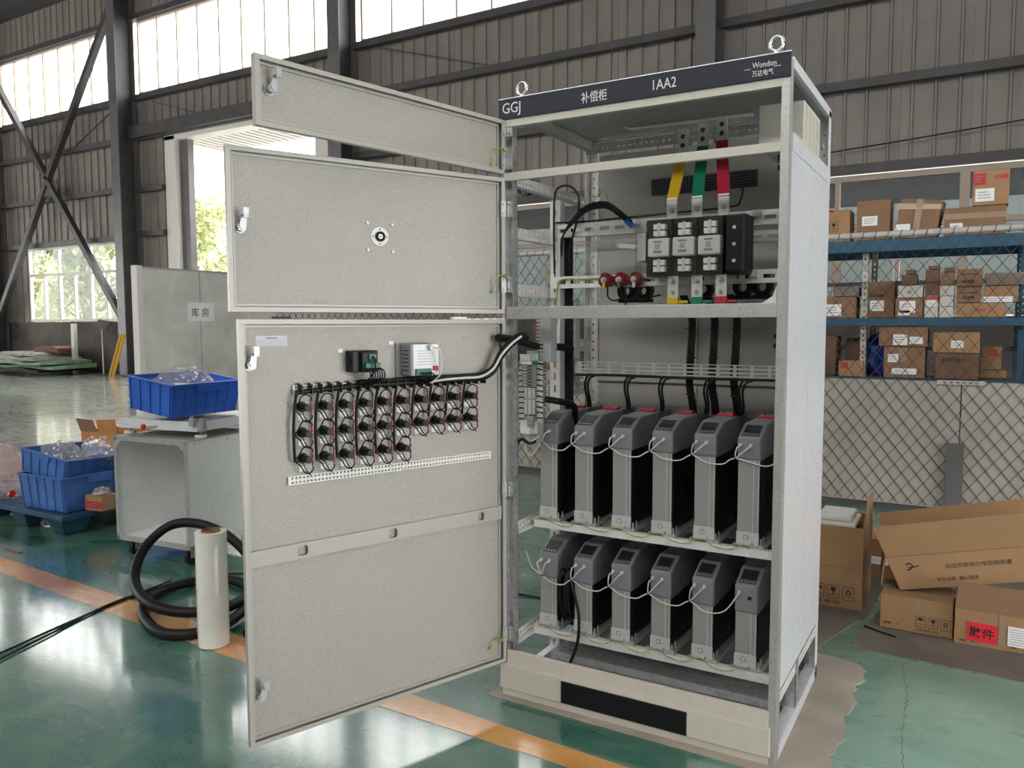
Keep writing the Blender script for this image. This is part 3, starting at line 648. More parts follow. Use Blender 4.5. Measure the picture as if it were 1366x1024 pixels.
# blue bag on the low shelf
def blob(label, name, cat, loc, rx, ry, rz, m, seed, n=3, amp=.18, group=None):
    rr = random.Random(seed)
    import bmesh
    bm = bmesh.new(); bmesh.ops.create_icosphere(bm, subdivisions=n, radius=1)
    ds = [(Vector((rr.gauss(0, 1), rr.gauss(0, 1), rr.gauss(0, 1))).normalized(), rr.uniform(3, 8), rr.uniform(0, 6)) for _ in range(9)]
    for v in bm.verts:
        s_ = 1 + sum(amp / 3 * (abs(math.sin(d_.dot(v.co) * f_ + p_)) - .5) for d_, f_, p_ in ds)
        q = v.co * s_; q.z = max(q.z, -.62); v.co = Vector((q.x * rx, q.y * ry, (q.z + .62) * rz))
    me = bpy.data.meshes.new(name); bm.to_mesh(me); bm.free(); me.materials.append(M[m])
    o = bpy.data.objects.new(name, me); COL.objects.link(o); o.location = loc
    return tag(o, label, cat, group)
M['bluebag'] = mat('blue_bag_plastic', (0.02, 0.06, 0.35), 0.35)
blob('dark blue plastic bag slumped behind the pale rack post', 'plastic_bag', 'bag', (0.74, RY + .5, ZC), .12, .1, .22, 'bluebag', 5)
# boxes beyond seen through the cabinet side
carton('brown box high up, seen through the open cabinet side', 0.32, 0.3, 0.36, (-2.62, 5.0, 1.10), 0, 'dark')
carton('tall tan box under the brown one behind the fence', 0.36, 0.36, 1.09, (-2.65, 5.0, 0), 0, 'brown')
carton('tan box on a tall stack seen beside the cabinet back post', 0.3, 0.3, 0.42, (-1.95, 5.2, 0.85), 0, 'tan')
carton('tall brown box bearing the tan one beside the cabinet back post', 0.32, 0.32, 0.84, (-1.96, 5.2, 0), 0, 'brown')

# ============================================================ RIGHT: boxes and sheets on the floor
def flat(name, label, poly, th, m, cat='sheet', z=0.0):
    g = G(); g.prism([(x, y, z) for x, y in poly], (0, 0, th)); o = g.build(name, m); return tag(o, label, cat)
flat('card_sheet', 'large grey-brown card sheet lying under the two right floor boxes', [(1.075, 1.13), (1.72, 1.10), (2.6, 1.05), (2.6, 2.6), (1.25, 2.7), (1.15, 1.79)], 0.004, 'sheet')
flat('card_sheet', 'dark card sheet lying under the tall open box', [(0.35, 1.15), (0.90, 1.035), (0.955, 1.06), (1.10, 1.60), (1.14, 2.7), (0.3, 2.7)], 0.004, 'sheet')
P = [(-0.05, -0.035), (0.99, -0.045), (1.10, -0.12), (1.14, -0.06)]
for i in range(110): P.append((1.155 + 0.010 * math.sin(i * .21) + 0.0045 * rnd.uniform(-1, 1) + .005 * math.sin(i * .55), -0.03 + i * 0.0088))
P += [(1.12, 0.955), (1.02, 0.98), (-0.05, 0.96)]
flat('card_mat', 'beige card mat with ragged edge under the cabinet', P, 0.004, 'mat', 'mat')
g = G(); g.tube([(1.10, 1.40, .009), (1.17, 1.36, .008), (1.24, 1.33, .007)], 0.004, 5); tag(g.build('dark_strip', 'cable'), 'thin dark plastic strip lying on the card sheet', 'strip')

# tall open box
a = carton('tall open cardboard box with handling marks beside the cabinet', 0.275, 0.36, 0.405, (0.79, 1.605, 0.005), 0, 'tan', open_top=True, marks=(0.075, 0.075, 0.055))
G().box(0.005, 0.27, -0.0012, 0, 0.20, 0.203).build('crease_line', 'core', a)
G().hexa([(0.27, 0.02, 0.405), (0.275, 0.02, 0.405), (0.275, 0.34, 0.405), (0.27, 0.34, 0.405), (0.283, 0.03, 0.55), (0.288, 0.03, 0.55), (0.282, 0.33, 0.53), (0.277, 0.33, 0.53)]).build('flap', carton_mat('tan'), a)
text('怕湿  易碎  回收', 0.017, 'lettering', 'ink', a, Matrix.Translation((0.058, -0.0015, 0.018)) @ FX)
for z in (.06, .14, .2): G().box(.245, .255, -.002, 0, z, z + .004).build('staple', 'zinc', a)
f_ = G(); f_.box(0, .2, 0, .26, 0, .03).box(.02, .18, .02, .24, .03, .06); o = f_.build('foam_block', 'white', None, 0.01); o.location = (.82, 1.66, .385); tag(o, 'white foam block sticking out of the tall open box', 'packaging')
g = G(); g.box(0, .19, 0, .26, 0, .37); o = g.build('packed_part', 'white', None, 0.01); o.location = (.81, 1.66, .012); tag(o, 'white wrapped part filling the tall open box below the foam', 'packaging')
# small box behind
a = carton('half open brown box standing in the shade behind the tall one', 0.34, 0.3, 0.215, (0.99, 2.2, 0.004), -0.1, 'brown', labels=((0.02, 0.08, 0.12, 0.04, 'paper'),), open_top=True)
G().hexa([(0, 0, .215), (.34, 0, .215), (.34, .004, .215), (0, .004, .215), (0.02, .1, .26), (.32, .1, .26), (.32, .104, .26), (.02, .104, .26)]).build('flap', carton_mat('tan'), a)
# C and D
a = carton('closed brown cardboard box with handling marks under the tilted long box', 0.295, 0.24, 0.155, (1.16, 1.435, 0.005), -0.02, 'tan', marks=(0.168, 0.056, 0.040))
G().box(0.142, 0.168, -0.002, -0.0005, 0.1, 0.155).build('tape_strip', 'grayt', a)
text('怕湿 易碎 回收', 0.014, 'lettering', 'inkb', a, Matrix.Translation((0.15, -0.0018, 0.012)) @ FX)
text('数量：  件', 0.014, 'lettering', 'inkb', a, Matrix.Translation((0.02, -0.0018, 0.022)) @ FX)
a = carton('cardboard box with red paper label and raised front flap', 0.52, 0.36, 0.155, (1.462, 1.40, 0.005), 0.0, 'tan', open_top=True)
G().hexa([(0, -.002, .156), (.52, -.002, .156), (.52, .003, .156), (0, .003, .156), (0.01, .025, .265), (.52, .025, .265), (.52, .03, .265), (.01, .03, .265)]).build('flap', carton_mat('brown'), a)
G().hexa([(.517, 0, .156), (.52, 0, .156), (.52, .35, .156), (.517, .35, .156), (.56, 0, .25), (.563, 0, .25), (.563, .35, .25), (.56, .35, .25)]).build('flap', carton_mat('brown'), a)
G().box(0.165, 0.19, -0.002, -0.0005, 0.02, 0.155).build('tape_strip', 'grayt', a)
l_ = G().box(0.045, 0.158, -0.004, -0.0015, 0.028, 0.108).build('red_label', 'redtape', a); l_.rotation_euler = (0, 0.05, 0)
text('散件', 0.048, 'lettering', 'ink', l_, Matrix.Translation((0.052, -0.0045, 0.05)) @ FX, bold=0.0006)
G().box(0.198, 0.34, -0.004, -0.0015, 0.025, 0.11).build('label_sticker', 'paper', a)
q = G()
for i in range(7): q.box(.205, .205 + rnd.uniform(.06, .125), -.0044, -.004, .035 + i * .0105, .037 + i * .0105)
q.build('print_lines', 'inkg', a)
q = G(); icon(q, 0, .22, .012, .03); icon(q, 1, .27, .012, .03); icon(q, 2, .32, .012, .03); q.xf(Matrix.Translation((0, -.0012, 0))); q.build('handling_marks', 'inkb', a)
text('数量：  件', 0.013, 'lettering', 'inkb', a, Matrix.Translation((0.02, -0.002, 0.012)) @ FX)
# long tilted open box
a = empty('cardboard_box', 'long open cardboard box lying tilted across two smaller boxes', 'box', (1.205, 1.50, 0.163), rot=(-0.03, -0.205, 0.12))
ct = carton_mat('tan'); W_, D_, H_ = 1.0, 0.30, 0.155
g = G(); g.hexa([(0.035, 0, 0), (W_, 0, 0), (W_, .005, 0), (.035, .005, 0), (0, 0, H_), (W_, 0, H_), (W_, .005, H_), (0, .005, H_)]); g.build('front_panel', ct, a)
G().box(0.03, W_, D_ - .005, D_, 0, H_ + .0).build('back_panel', ct, a)
G().box(0.035, W_, 0.005, D_ - .005, 0, .005).build('bottom_panel', ct, a)
G().hexa([(0.03, 0.005, 0), (.035, .005, 0), (.035, D_ - .005, 0), (.03, D_ - .005, 0), (0, .005, H_), (.005, .005, H_), (.005, D_ - .005, H_), (0, D_ - .005, H_)]).build('end_panel', carton_mat('brown'), a)
G().hexa([(0, 0, H_), (W_, 0, H_), (W_, .005, H_), (0, .005, H_), (-.03, -.03, H_ + .15), (W_, -.03, H_ + .15), (W_, -.025, H_ + .15), (-.03, -.025, H_ + .15)]).build('flap', ct, a)
G().hexa([(0.0, D_ - .005, H_), (W_, D_ - .005, H_), (W_, D_, H_), (0, D_, H_), (.0, D_ + .0, H_ + .15), (W_, D_ + .0, H_ + .15), (W_, D_ + .005, H_ + .15), (.0, D_ + .005, H_ + .15)]).build('flap', carton_mat('tan'), a)
G().hexa([(-.005, 0.01, H_), (0, .01, H_), (0, D_ - .01, H_), (-.005, D_ - .01, H_), (-.045, .01, H_ - .13), (-.04, .01, H_ - .13), (-.04, D_ - .01, H_ - .13), (-.045, D_ - .01, H_ - .13)]).build('flap', ct, a)
G().box(.0, W_, -.0012, 0, H_ - .003, H_).build('crease_line', 'core', a)
text('低压并联电力电容器装置', 0.024, 'lettering', 'inkb', a, Matrix.Translation((0.235, -0.001, 0.085)) @ FX)
text('专业品质  用心服务', 0.02, 'lettering', 'inkb', a, Matrix.Translation((0.19, -0.001, 0.028)) @ FX)
g = G(); g.tube([(0.075, -.001, .115), (.095, -.001, .12), (.105, -.001, .105), (.09, -.001, .09), (.078, -.001, .088)], .003, 4); g.tube([(.085, -.001, .10), (.11, -.001, .10), (.13, -.001, .106)], .0025, 4); g.build('printed_emblem', 'ink', a)

# ============================================================ LEFT: crates, pallet, trolley, hose, film
def crate(label, w, d, h, loc, rot, m='crate', ribs=(5, 3), tp=0.94, group='blue plastic crates', gripx=True):
    o = empty('plastic_crate', label, 'crate', loc, rot=rot, group=group); t = 0.004; cx_, cy_ = w / 2, d / 2
    def P(x, y, z):
        k = tp + (1 - tp) * z / h; return (cx_ + (x - cx_) * k, cy_ + (y - cy_) * k, z)
    def H(a): x0, x1, y0, y1, z0, z1 = a; return [P(x0, y0, z0), P(x1, y0, z0), P(x1, y1, z0), P(x0, y1, z0), P(x0, y0, z1), P(x1, y0, z1), P(x1, y1, z1), P(x0, y1, z1)]
    g = G()
    for a in ((0, w, 0, t, 0, h), (0, w, d - t, d, 0, h), (0, t, t, d - t, 0, h), (w - t, w, t, d - t, 0, h), (t, w - t, t, d - t, 0, t)): g.hexa(H(a))
    g.build('shell', m, o)
    g = G()
    for a in ((-.008, w + .008, -.008, 0.006, h - .012, h), (-.008, w + .008, d - .006, d + .008, h - .012, h), (-.008, .006, .006, d - .006, h - .012, h), (w - .006, w + .008, .006, d - .006, h - .012, h)): g.box(*a)
    g.build('rim', m, o, 0.002)
    g = G()
    for z in (.03, h - .045):
        for a in ((-.004, w + .004, -.004, 0, z, z + .005), (-.004, w + .004, d, d + .004, z, z + .005), (-.004, 0, 0, d, z, z + .005), (w, w + .004, 0, d, z, z + .005)): g.hexa(H(a))
    g.build('band', m, o)
    def rib(a): G().hexa(H(a)).build('rib', m, o)
    for i in range(ribs[0] + 1):
        x = .012 + (w - .03) * i / ribs[0]
        rib((x, x + .005, -.008, 0, 0, h - .012)); rib((x, x + .005, d, d + .008, 0, h - .012))
    for i in range(ribs[1] + 1):
        y = .012 + (d - .03) * i / ribs[1]
        rib((-.008, 0, y, y + .005, 0, h - .012)); rib((w, w + .008, y, y + .005, 0, h - .012))
    if gripx:
        G().hexa(H((-.016, 0, d * .33, d * .67, h * .74, h - .012))).build('grip', m, o); G().hexa(H((w, w + .016, d * .33, d * .67, h * .74, h - .012))).build('grip', m, o)
    else:
        G().hexa(H((w * .36, w * .64, -.016, 0, h * .74, h - .012))).build('grip', m, o)
    return o
def bag(label, loc, pts_r, m='bag', seed=1, name='plastic_bag', amp=.35, rot=(0, 0, 0)):
    import bmesh
    rr = random.Random(seed); bm = bmesh.new(); bmesh.ops.create_icosphere(bm, subdivisions=4, radius=1)
    ds = [(Vector((rr.gauss(0, 1), rr.gauss(0, 1), rr.gauss(0, 1))).normalized(), rr.uniform(2, 13), rr.uniform(0, 6)) for _ in range(16)]
    for v in bm.verts:
        s_ = 1 + sum(amp / 5 * (abs(math.sin(d_.dot(v.co) * f_ + p_)) - .6) * (4 / max(4, f_)) * 1.6 for d_, f_, p_ in ds)
        q = v.co * s_; q.z = max(q.z, -.55); v.co = Vector((q.x * pts_r[0], q.y * pts_r[1], (q.z + .55) * pts_r[2]))
    me = bpy.data.meshes.new(name); bm.to_mesh(me); bm.free(); me.materials.append(M[m])
    o = bpy.data.objects.new(name, me); COL.objects.link(o); o.location = loc; o.rotation_euler = rot
    return tag(o, label, 'bag')
# pallet
pl = empty('plastic_pallet', 'dark blue plastic pallet under the stacked crates', 'pallet', (-4.80, 0.43, 0), 0.0)
PW, PD = 1.16, 0.92
for i in range(9):
    y = i * PD / 9; G().box(0.02, PW - .02, y + .008, y + PD / 9 - .006, .128, .140).build('deck_board', 'pallet', pl)
g = G()
for a in ((0, PW, 0, .02, .11, .146), (0, PW, PD - .02, PD, .11, .146), (0, .02, .02, PD - .02, .11, .146), (PW - .02, PW, .02, PD - .02, .11, .146)): g.box(*a)
g.build('edge_frame', 'pallet', pl, .004)
for fx in (0.09, PW / 2, PW - .13):
    for fy in (.12, PD - .12):
        G().hexa([(fx - .06, fy - .07, 0), (fx + .06, fy - .07, 0), (fx + .06, fy + .07, 0), (fx - .06, fy + .07, 0), (fx - .095, fy - .11, .125), (fx + .095, fy - .11, .125), (fx + .095, fy + .11, .125), (fx - .095, fy + .11, .125)]).build('foot', 'pallet', pl, .008)
crate('large faded blue crate, bottom one of the pallet stack', 0.50, 0.52, 0.235, (-4.22, .47, .147), (0, 0, .04), 'crated', (5, 4), gripx=True)
crate('faded blue crate nested crooked in the large one, holding clear bags', 0.44, 0.50, 0.165, (-4.20, .46, .40), (-.06, .16, .16), 'crated', (5, 4), gripx=False)
bag('clear bag with pale parts in the crooked upper crate', (-4.03, .66, .40), (.12, .13, .12), seed=3)
bag('clear crumpled bag at the back of the crooked upper crate', (-3.93, .86, .40), (.12, .11, .13), seed=4)
g = G()
for i in range(5): g.cyl((-4.0 + i * .03, .62 + i * .02, .44), (-3.9 + i * .02, .80, .42), .016)
for i in range(3): pass
tag(g.build('loose_fitting', 'black'), 'black plastic fittings lying among bags in the upper crate', 'fitting', kind='stuff')
crate('bright blue small crate behind the stack, upper one', 0.30, 0.34, 0.12, (-3.93, 1.02, .27), (0, 0, .0), 'crate', (3, 3))
crate('bright blue small crate behind the stack, lower one', 0.30, 0.34, 0.12, (-3.93, 1.02, .146), (0, 0, .0), 'crate', (3, 3))
g = G(); 
for i in range(26): g.cyl((-3.9 + rnd.random() * .22, 1.07 + rnd.random() * .24, .345), (-3.9 + rnd.random() * .22, 1.07 + rnd.random() * .24, .352), .012, n=6)
tag(g.build('small_parts', 'galvd'), 'small metal parts filling the upper small crate', 'part', kind='stuff')
carton('small tan box with a red band on the pallet edge', 0.20, 0.12, 0.10, (-3.80, .47 + .12, .147), 0.25, 'tan', labels=((0.0, 0.015, 0.20, 0.05, 'redstk'),), tape=False) if False else None
a = carton('small tan box with a red band at the pallet corner', 0.16, 0.14, 0.10, (-3.70, .62, .147), 0.15, 'tan', labels=((0.0, 0.02, 0.16, 0.045, 'redstk'),), tape=False)
bag('crumpled clear scrap on top of the small red-banded box', (-3.60, .68, .252), (.05, .05, .035), seed=8)
bag('big pale pink plastic bag at the left picture edge beside the pallet', (-4.86, .92 - .28, .147), (.17, .2, .22), 'bagp', 11, amp=.3)
bag('clear crumpled film lying at the left corner of the pallet', (-4.62, .58, .147), (.13, .11, .08), seed=12)
g = G(); g.cyl((-4.40, .50, .20), (-4.37, .50, .215), .02); o = g.build('red_cap', 'redk'); tag(o, 'red plastic cap beside the large faded crate', 'cap')
bag('dusty clear scrap lying below the pallet deck', (-4.05, .62, .0), (.09, .09, .06), seed=15)
# orange open carton behind
a = carton('open orange-brown carton on the floor behind the trolley', 0.52, 0.42, 0.30, (-6.55, 2.32, 0), 0.12, 'orange', open_top=True)
for i, x in enumerate((0.12, 0.25, 0.38)): G().box(x, x + .004, -.001, 0, 0, .3).build('crease_line', 'core', a)
G().hexa([(0, -.004, .3), (.24, -.004, .3), (.24, 0, .3), (0, 0, .3), (-.01, -.05, .44), (.24, -.05, .43), (.24, -.045, .43), (-.01, -.045, .44)]).build('flap', carton_mat('brown'), a)
G().hexa([(.26, -.004, .3), (.52, -.004, .3), (.52, 0, .3), (.26, 0, .3), (.26, -.03, .43), (.54, -.03, .45), (.54, -.025, .45), (.26, -.025, .43)]).build('flap', carton_mat('orange'), a)
G().box(0.02, .15, -.003, -.001, .06, .2).build('label_sticker', 'core', a)

# wheeled work trolley
tr = empty('work_trolley', 'galvanised open-fronted trolley on casters with a raised steel top', 'trolley', (-2.96, .375, 0), 0.09)
TW, TD, TB, TT = .60, .60, .125, .735
G().box(.003, TW - .003, TD - .004, TD - .001, TB + .004, TT).build('back_panel', 'galvt', tr)
G().box(0.0, .003, .0, TD, TB + .004, TT).build('side_panel', 'galvt', tr); G().box(TW - .003, TW, .0, TD, TB + .004, TT).build('side_panel', 'galvt', tr)
G().box(0, TW, 0, TD, TB, TB + .004).build('bottom_shelf', 'galvt', tr); G().box(-.004, TW + .004, -.004, TD, TT, TT + .004).build('top_panel', 'galvd', tr)
g = G()
for x in (0, TW): g.box(x - .003 if x == 0 else x - .022, x + .022 if x == 0 else x + .003, -.004, -.001, TB - .02, TT)
g.box(.0, TW, -.004, -.001, TB - .02, TB + .012).box(.0, TW, -.004, -.001, TT - .022, TT); g.build('front_frame', 'galv', tr)
for x, z, s, v in ((.02, TT - .02, 1, -1), (TW - .02, TT - .02, -1, -1), (.02, TB + .01, 1, 1)):
    G().prism([(x, -.0045, z), (x + s * .045, -.0045, z), (x, -.0045, z + v * .045)], (0, -.002, 0)).build('corner_gusset', 'galv', tr)
g = G()
for x in (.01, .1, .3, .5, .59):
    for z in (TB + .0, TT - .01): g.cyl((x, -.004, z), (x, -.010, z), .004, n=8)
for y in (.05, .3, .55):
    for z in (TB + .02, TT - .02): g.cyl((TW + .003, y, z), (TW + .008, y, z), .004, n=8)
g.build('bolt_heads', 'zinc', tr)
g = G(); g.tube([(.08, TD * .5, TT - .0), (.08, TD * .5, TT - .06)], .005, 6); g.build('hanging_bolt', 'zinc', tr)
for x in (.07, TW - .07):
    for y in (.07, TD - .07):
        c_ = G().box(x - .03, x + .03, y - .03, y + .03, TB - .012, TB).cyl((x, y, TB - .035), (x, y, TB - .012), .014).box(x - .02, x - .015, y - .02, y + .02, .04, TB - .03).box(x + .015, x + .02, y - .02, y + .02, .04, TB - .03).build('caster', 'galvd', tr)
        G().cyl((x - .013, y, .045), (x + .013, y, .045), .045, n=20).build('wheel', 'rubber', c_)
        G().cyl((x - .018, y, .045), (x + .018, y, .045), .012, n=12).build('wheel_hub', 'redi', c_)
# tray on feet
ty = empty('cutting_table_top', 'flat steel tray top with levelling feet and a red knob on the trolley', 'tray', (-2.985, .43, .741), 0.16)
G().box(0, .60, 0, .60, .092, .096).build('plate', 'galvd', ty)
g = G(); g.box(0, .6, -.002, 0, .04, .096).box(0, .6, .6, .602, .04, .096).box(-.002, 0, 0, .6, .04, .096).box(.6, .602, 0, .6, .04, .096); g.build('skirt', 'galvl', ty)
for x, y in ((.03, .05), (.57, .06), (.05, .55), (.57, .55)):
    f1 = G().cyl((x, y, .016), (x, y, .10), .006, n=8).build('foot_rod', 'zinc', ty); G().cyl((x, y, 0), (x, y, .016), .034, n=20).build('foot_pad', 'white', f1)
k_ = G().cyl((.30, -.002, .062), (.235, -.03, .058), .005, n=8).build('lever', 'zinc', ty); 
G().add(*(lambda: ((lambda n, m: ([(.225 + .017 * math.cos(2 * math.pi * i / n) * math.sin(math.pi * j / m), -.034 + .017 * math.sin(2 * math.pi * i / n) * math.sin(math.pi * j / m), .058 + .017 * math.cos(math.pi * j / m)) for j in range(m + 1) for i in range(n)], [(j * n + i, (j + 1) * n + i, (j + 1) * n + (i + 1) % n, j * n + (i + 1) % n) for j in range(m) for i in range(n)]))(14, 8)))(), True).build('knob', 'redk', k_)
G().box(.565, .60, -.03, -.002, .075, .118).cyl((.58, -.02, .118), (.58, -.02, .13), .012).build('clamp', 'zinc', ty)
G().box(.60, .625, .02, .05, .04, .115).build('clamp', 'zinc', ty)
G().box(.02, .22, .25, .55, .097, .13).build('support_block', 'black', ty, .01)
crate('blue plastic crate tilted on top of the trolley tray', 0.38, 0.52, 0.20, (-2.905, .43, .905), (0, 0.13, .06), 'crate', (4, 6))
bag('clear plastic bag hanging over the front rim of the tilted crate', (-2.70, .68, 1.00), (.13, .17, .085), seed=21)
tag(G().prism([(-2.60, .52, 1.062), (-2.535, .60, 1.055), (-2.528, .56, .985)], (.003, 0, 0)).build('bag_corner', 'bag'), 'loose corner of clear film hanging outside the tilted crate', 'bag')

# stretch film roll
rl = empty('stretch_film_roll', 'upright roll of clear stretch film on a cardboard core', 'roll', (-1.345, -0.235, 0))
g = G(); n = 36
g.ring((0, 0, .004), (0, 0, 1), .040, .0665, .502, n=n)
q = g.build('film_winding', 'film', rl, .003)
G().ring((0, 0, 0), (0, 0, 1), .036, .0398, .514, n=28).build('core_tube', 'core', rl)
g = G()
for i in range(9):
    a0 = 3.5 + rnd.uniform(-.25, .25); z = .30 - i * .028 + rnd.uniform(-.01, .01); r0 = .0668; r1 = .0668 + rnd.uniform(.004, .014)
    g.add([(r0 * math.cos(a0), r0 * math.sin(a0), z), (r1 * math.cos(a0 + .08), r1 * math.sin(a0 + .08), z + .012), (r0 * math.cos(a0 + .3), r0 * math.sin(a0 + .3), z + .016), (r1 * math.cos(a0 + .2), r1 * math.sin(a0 + .2), z - .012)], [(0, 1, 2), (0, 2, 3), (2, 1, 0), (3, 2, 0)])
g.add([(r * .066 * math.cos(3.9), r * .066 * math.sin(3.9), z) for r, z in ((1, .003), (1.3, .002), (1.5, .02), (1.05, .03))], [(0, 1, 2, 3)]); tag(g.build('torn_film_edge', 'bag', rl), kind='stuff')
# corrugated hose
H1 = [(-1.263, -0.122, 0.027), (-1.352, 0.091, 0.027), (-1.709, 0.318, 0.027), (-2.012, 0.328, 0.027), (-2.102, 0.092, 0.027), (-2.02, -0.10, 0.027), (-1.80, -.25, 0.027), (-1.56, -0.305, 0.027), (-1.43, -.15, .027), (-1.5, .10, .05), (-1.609, 0.255, 0.09), (-1.752, 0.312, 0.2), (-1.888, 0.285, 0.3), (-2.093, 0.269, 0.335), (-2.26, 0.233, 0.31), (-2.3, 0.131, 0.24), (-2.247, 0.021, 0.17), (-2.156, -0.061, 0.10), (-1.954, -0.16, 0.083), (-1.772, -0.205, 0.080), (-1.601, -0.18, 0.079), (-1.50, -.06, .078), (-1.52, .10, .074)]
pp = crs(H1, 26)
tag(G().tube(pp, .025, 10, rf=lambda i: .0262 if i % 2 else .0232).build('corrugated_hose', 'rubber'), 'thick black corrugated hose coiled on the floor behind the film roll', 'hose')
# floor cables
tag(G().tube(crs([(-2.03, -0.95, .007), (-2.046, -0.768, 0.007), (-2.106, -0.545, 0.007), (-2.17, -0.273, 0.007), (-2.208, 0.014, 0.007), (-2.19, 0.314, 0.007), (-2.02, .50, .007), (-1.6, .75, .007), (-.8, .95, .007), (.2, 1.05, .007), (.35, 1.3, .007)], 8), .0055, 6).build('floor_cable', 'cable'), 'black cable running across the floor and behind the cabinet', 'cable')
tag(G().tube(crs([(-1.90, -1.0, .007), (-1.982, -0.801, 0.007), (-2.062, -0.57, 0.007), (-2.128, -0.405, 0.007), (-2.20, -0.185, 0.007), (-2.232, 0.071, 0.007), (-2.26, .22, .007)], 8), .005, 6).build('floor_cable', 'cable'), 'shorter black cable lying beside the long one on the floor', 'cable')
for (x, y, an, l, lb) in ((-2.23, .27, .9, .11, 'short black offcut lying nearer the trolley wheel'), (-2.33, .06, -.7, .06, 'tiny black offcut lying on the green floor')):
    tag(G().tube([(x, y, .003), (x + l * math.cos(an), y + l * math.sin(an), .003)], .003, 5).build('wire_offcut', 'cable'), lb, 'scrap')
tag(G().box(-3.72, -3.55, .10, .125, .001, .006).build('wood_sliver', 'sheet'), 'pale thin sliver lying on the floor before the pallet', 'scrap')

# ---- far left of the hall
pi = empty('sheet_pile', 'pile of dusty folded sheets by the far wall', 'pile', (-22.4, 10.6, 0))
def slabq(x0, x1, y0, y1, z0, z1, m, j=.08):
    rr = rnd.uniform; g = G(); nx = 8; vs = []; fs = []
    for k in range(2):
        for i in range(nx + 1):
            for jy in range(3):
                x = x0 + (x1 - x0) * i / nx; y = y0 + (y1 - y0) * jy / 2
                vs.append((x, y, (z0 if k == 0 else z1) + j * math.sin(i * 1.3 + jy + z0 * 9) * (.5 if k else .2) - (abs(i - nx / 2) / nx) ** 2 * .25 * (z1)))
    idx = lambda k, i, jy: k * (nx + 1) * 3 + i * 3 + jy
    for i in range(nx):
        for jy in range(2):
            fs.append((idx(1, i, jy), idx(1, i + 1, jy), idx(1, i + 1, jy + 1), idx(1, i, jy + 1))); fs.append((idx(0, i, jy), idx(0, i, jy + 1), idx(0, i + 1, jy + 1), idx(0, i + 1, jy)))
        fs.append((idx(0, i, 0), idx(0, i + 1, 0), idx(1, i + 1, 0), idx(1, i, 0))); fs.append((idx(0, i, 2), idx(1, i, 2), idx(1, i + 1, 2), idx(0, i + 1, 2)))
    for i in (0, nx):
        for jy in range(2): fs.append((idx(0, i, jy), idx(0, i, jy + 1), idx(1, i, jy + 1), idx(1, i, jy)) if i else (idx(0, i, jy), idx(1, i, jy), idx(1, i, jy + 1), idx(0, i, jy + 1)))
    g.add(vs, fs); return g.build('folded_sheet', m, pi)
slabq(-1.7, 1.6, -.9, .5, .12, .20, 'blackm'); slabq(-1.2, 2.0, -.7, .55, .2, .30, 'tarpg'); slabq(-1.55, 1.7, -.9, .6, .32, .40, 'tarpg'); slabq(-1.7, 1.2, -.8, .6, .42, .52, 'tarp'); slabq(-1.4, 1.0, -.6, .5, .54, .62, 'tarp'); slabq(.0, 1.2, -.1, .5, .64, .8, 'rust', .03)
tag(G().box(-21.2, -21.05, 10.9, 11.0, 0, 1.45).build('pale_post', 'framew'), 'short pale post standing behind the sheet pile', 'post')
sg = empty('floor_stand', 'thin pole stand with a small tilted panel by the column', 'stand', (-19.85, 11.0, 0))
G().cyl((0, 0, 0.02), (0, 0, 1.35), .02, n=8).build('pole', 'framew', sg); G().cyl((0, 0, 0), (0, 0, .02), .16, n=16).build('base', 'steeld', sg)
p_ = G().box(-.32, .32, -.02, .02, -.14, .14).build('panel', 'steelc', sg); p_.location = (.05, 0, 1.42); p_.rotation_euler = (-.7, .1, 0)
for i in range(2): tag(G().bar((-18.95 + i * .14, 10.6, 0.0), (-18.6 + i * .14, 10.75, 1.15), .06, .06).build('yellow_rail', 'gold'), ('yellow bar leaning by the column, left one', 'yellow bar leaning by the column, right one')[i], 'bar', 'yellow bars by the column')

# ============================================================ THE CABINET
W, D, H = 1.0, 0.75, 2.2
cb = empty('switchgear_cabinet', 'tall open-framed metal electrical cabinet with three swung-open doors and a dark name strip', 'cabinet', (0, 0, 0.004))
ZO = -0.004    # children are placed in world heights
def cbp(g, name, m, bevel=0, parent=cb): return g.xf(Matrix.Translation((0, 0, ZO))).build(name, m, parent, bevel) if parent == cb else g.build(name, m, parent, bevel)
def angle_post(x, y, sx, sy, m, perf_front=True, z0=0.005, z1=2.19, wd=0.045):
    g = G(); xa, xb = (x, x + wd) if sx > 0 else (x - wd, x); ya, yb = (y, y + wd) if sy > 0 else (y - wd, y)
    # plate in xz plane (faces y) and plate in yz plane (faces x)
    g.perf((xa, y + (.002 if sy > 0 else 0), z0), (0, 0, 1), (1, 0, 0), z1 - z0, wd, 0.0375, 0.009, 0.009, -0.002 if False else .002)
    g.perf((x if sx > 0 else x - .002, ya, z0), (0, 0, 1), (0, 1, 0), z1 - z0, wd, 0.025, 0.009, 0.009, -.002)
    # inner return lip
    g.box(xb - .002 if sx > 0 else xa, xb if sx > 0 else xa + .002, min(y, y + sy * .014), max(y, y + sy * .014), z0, z1)
    return cbp(g, 'corner_post', 'rail')
# front right post: closed face with a perforated inner lip
g = G(); g.box(.976, 1.0, 0, .003, .0, 2.131).box(.997, 1.0, .003, .048, .0, 2.19); cbp(g, 'corner_post', 'galvd')
g = G(); g.perf((.997, .046, .02), (0, 0, 1), (-1, 0, 0), 2.10, .03, .025, .009, .009, .002); g.perf((1.0005, .030, .02), (0, 0, 1), (0, 1, 0), .45, .022, .025, .007, .007, .0015); cbp(g, 'post_lip', 'galv')
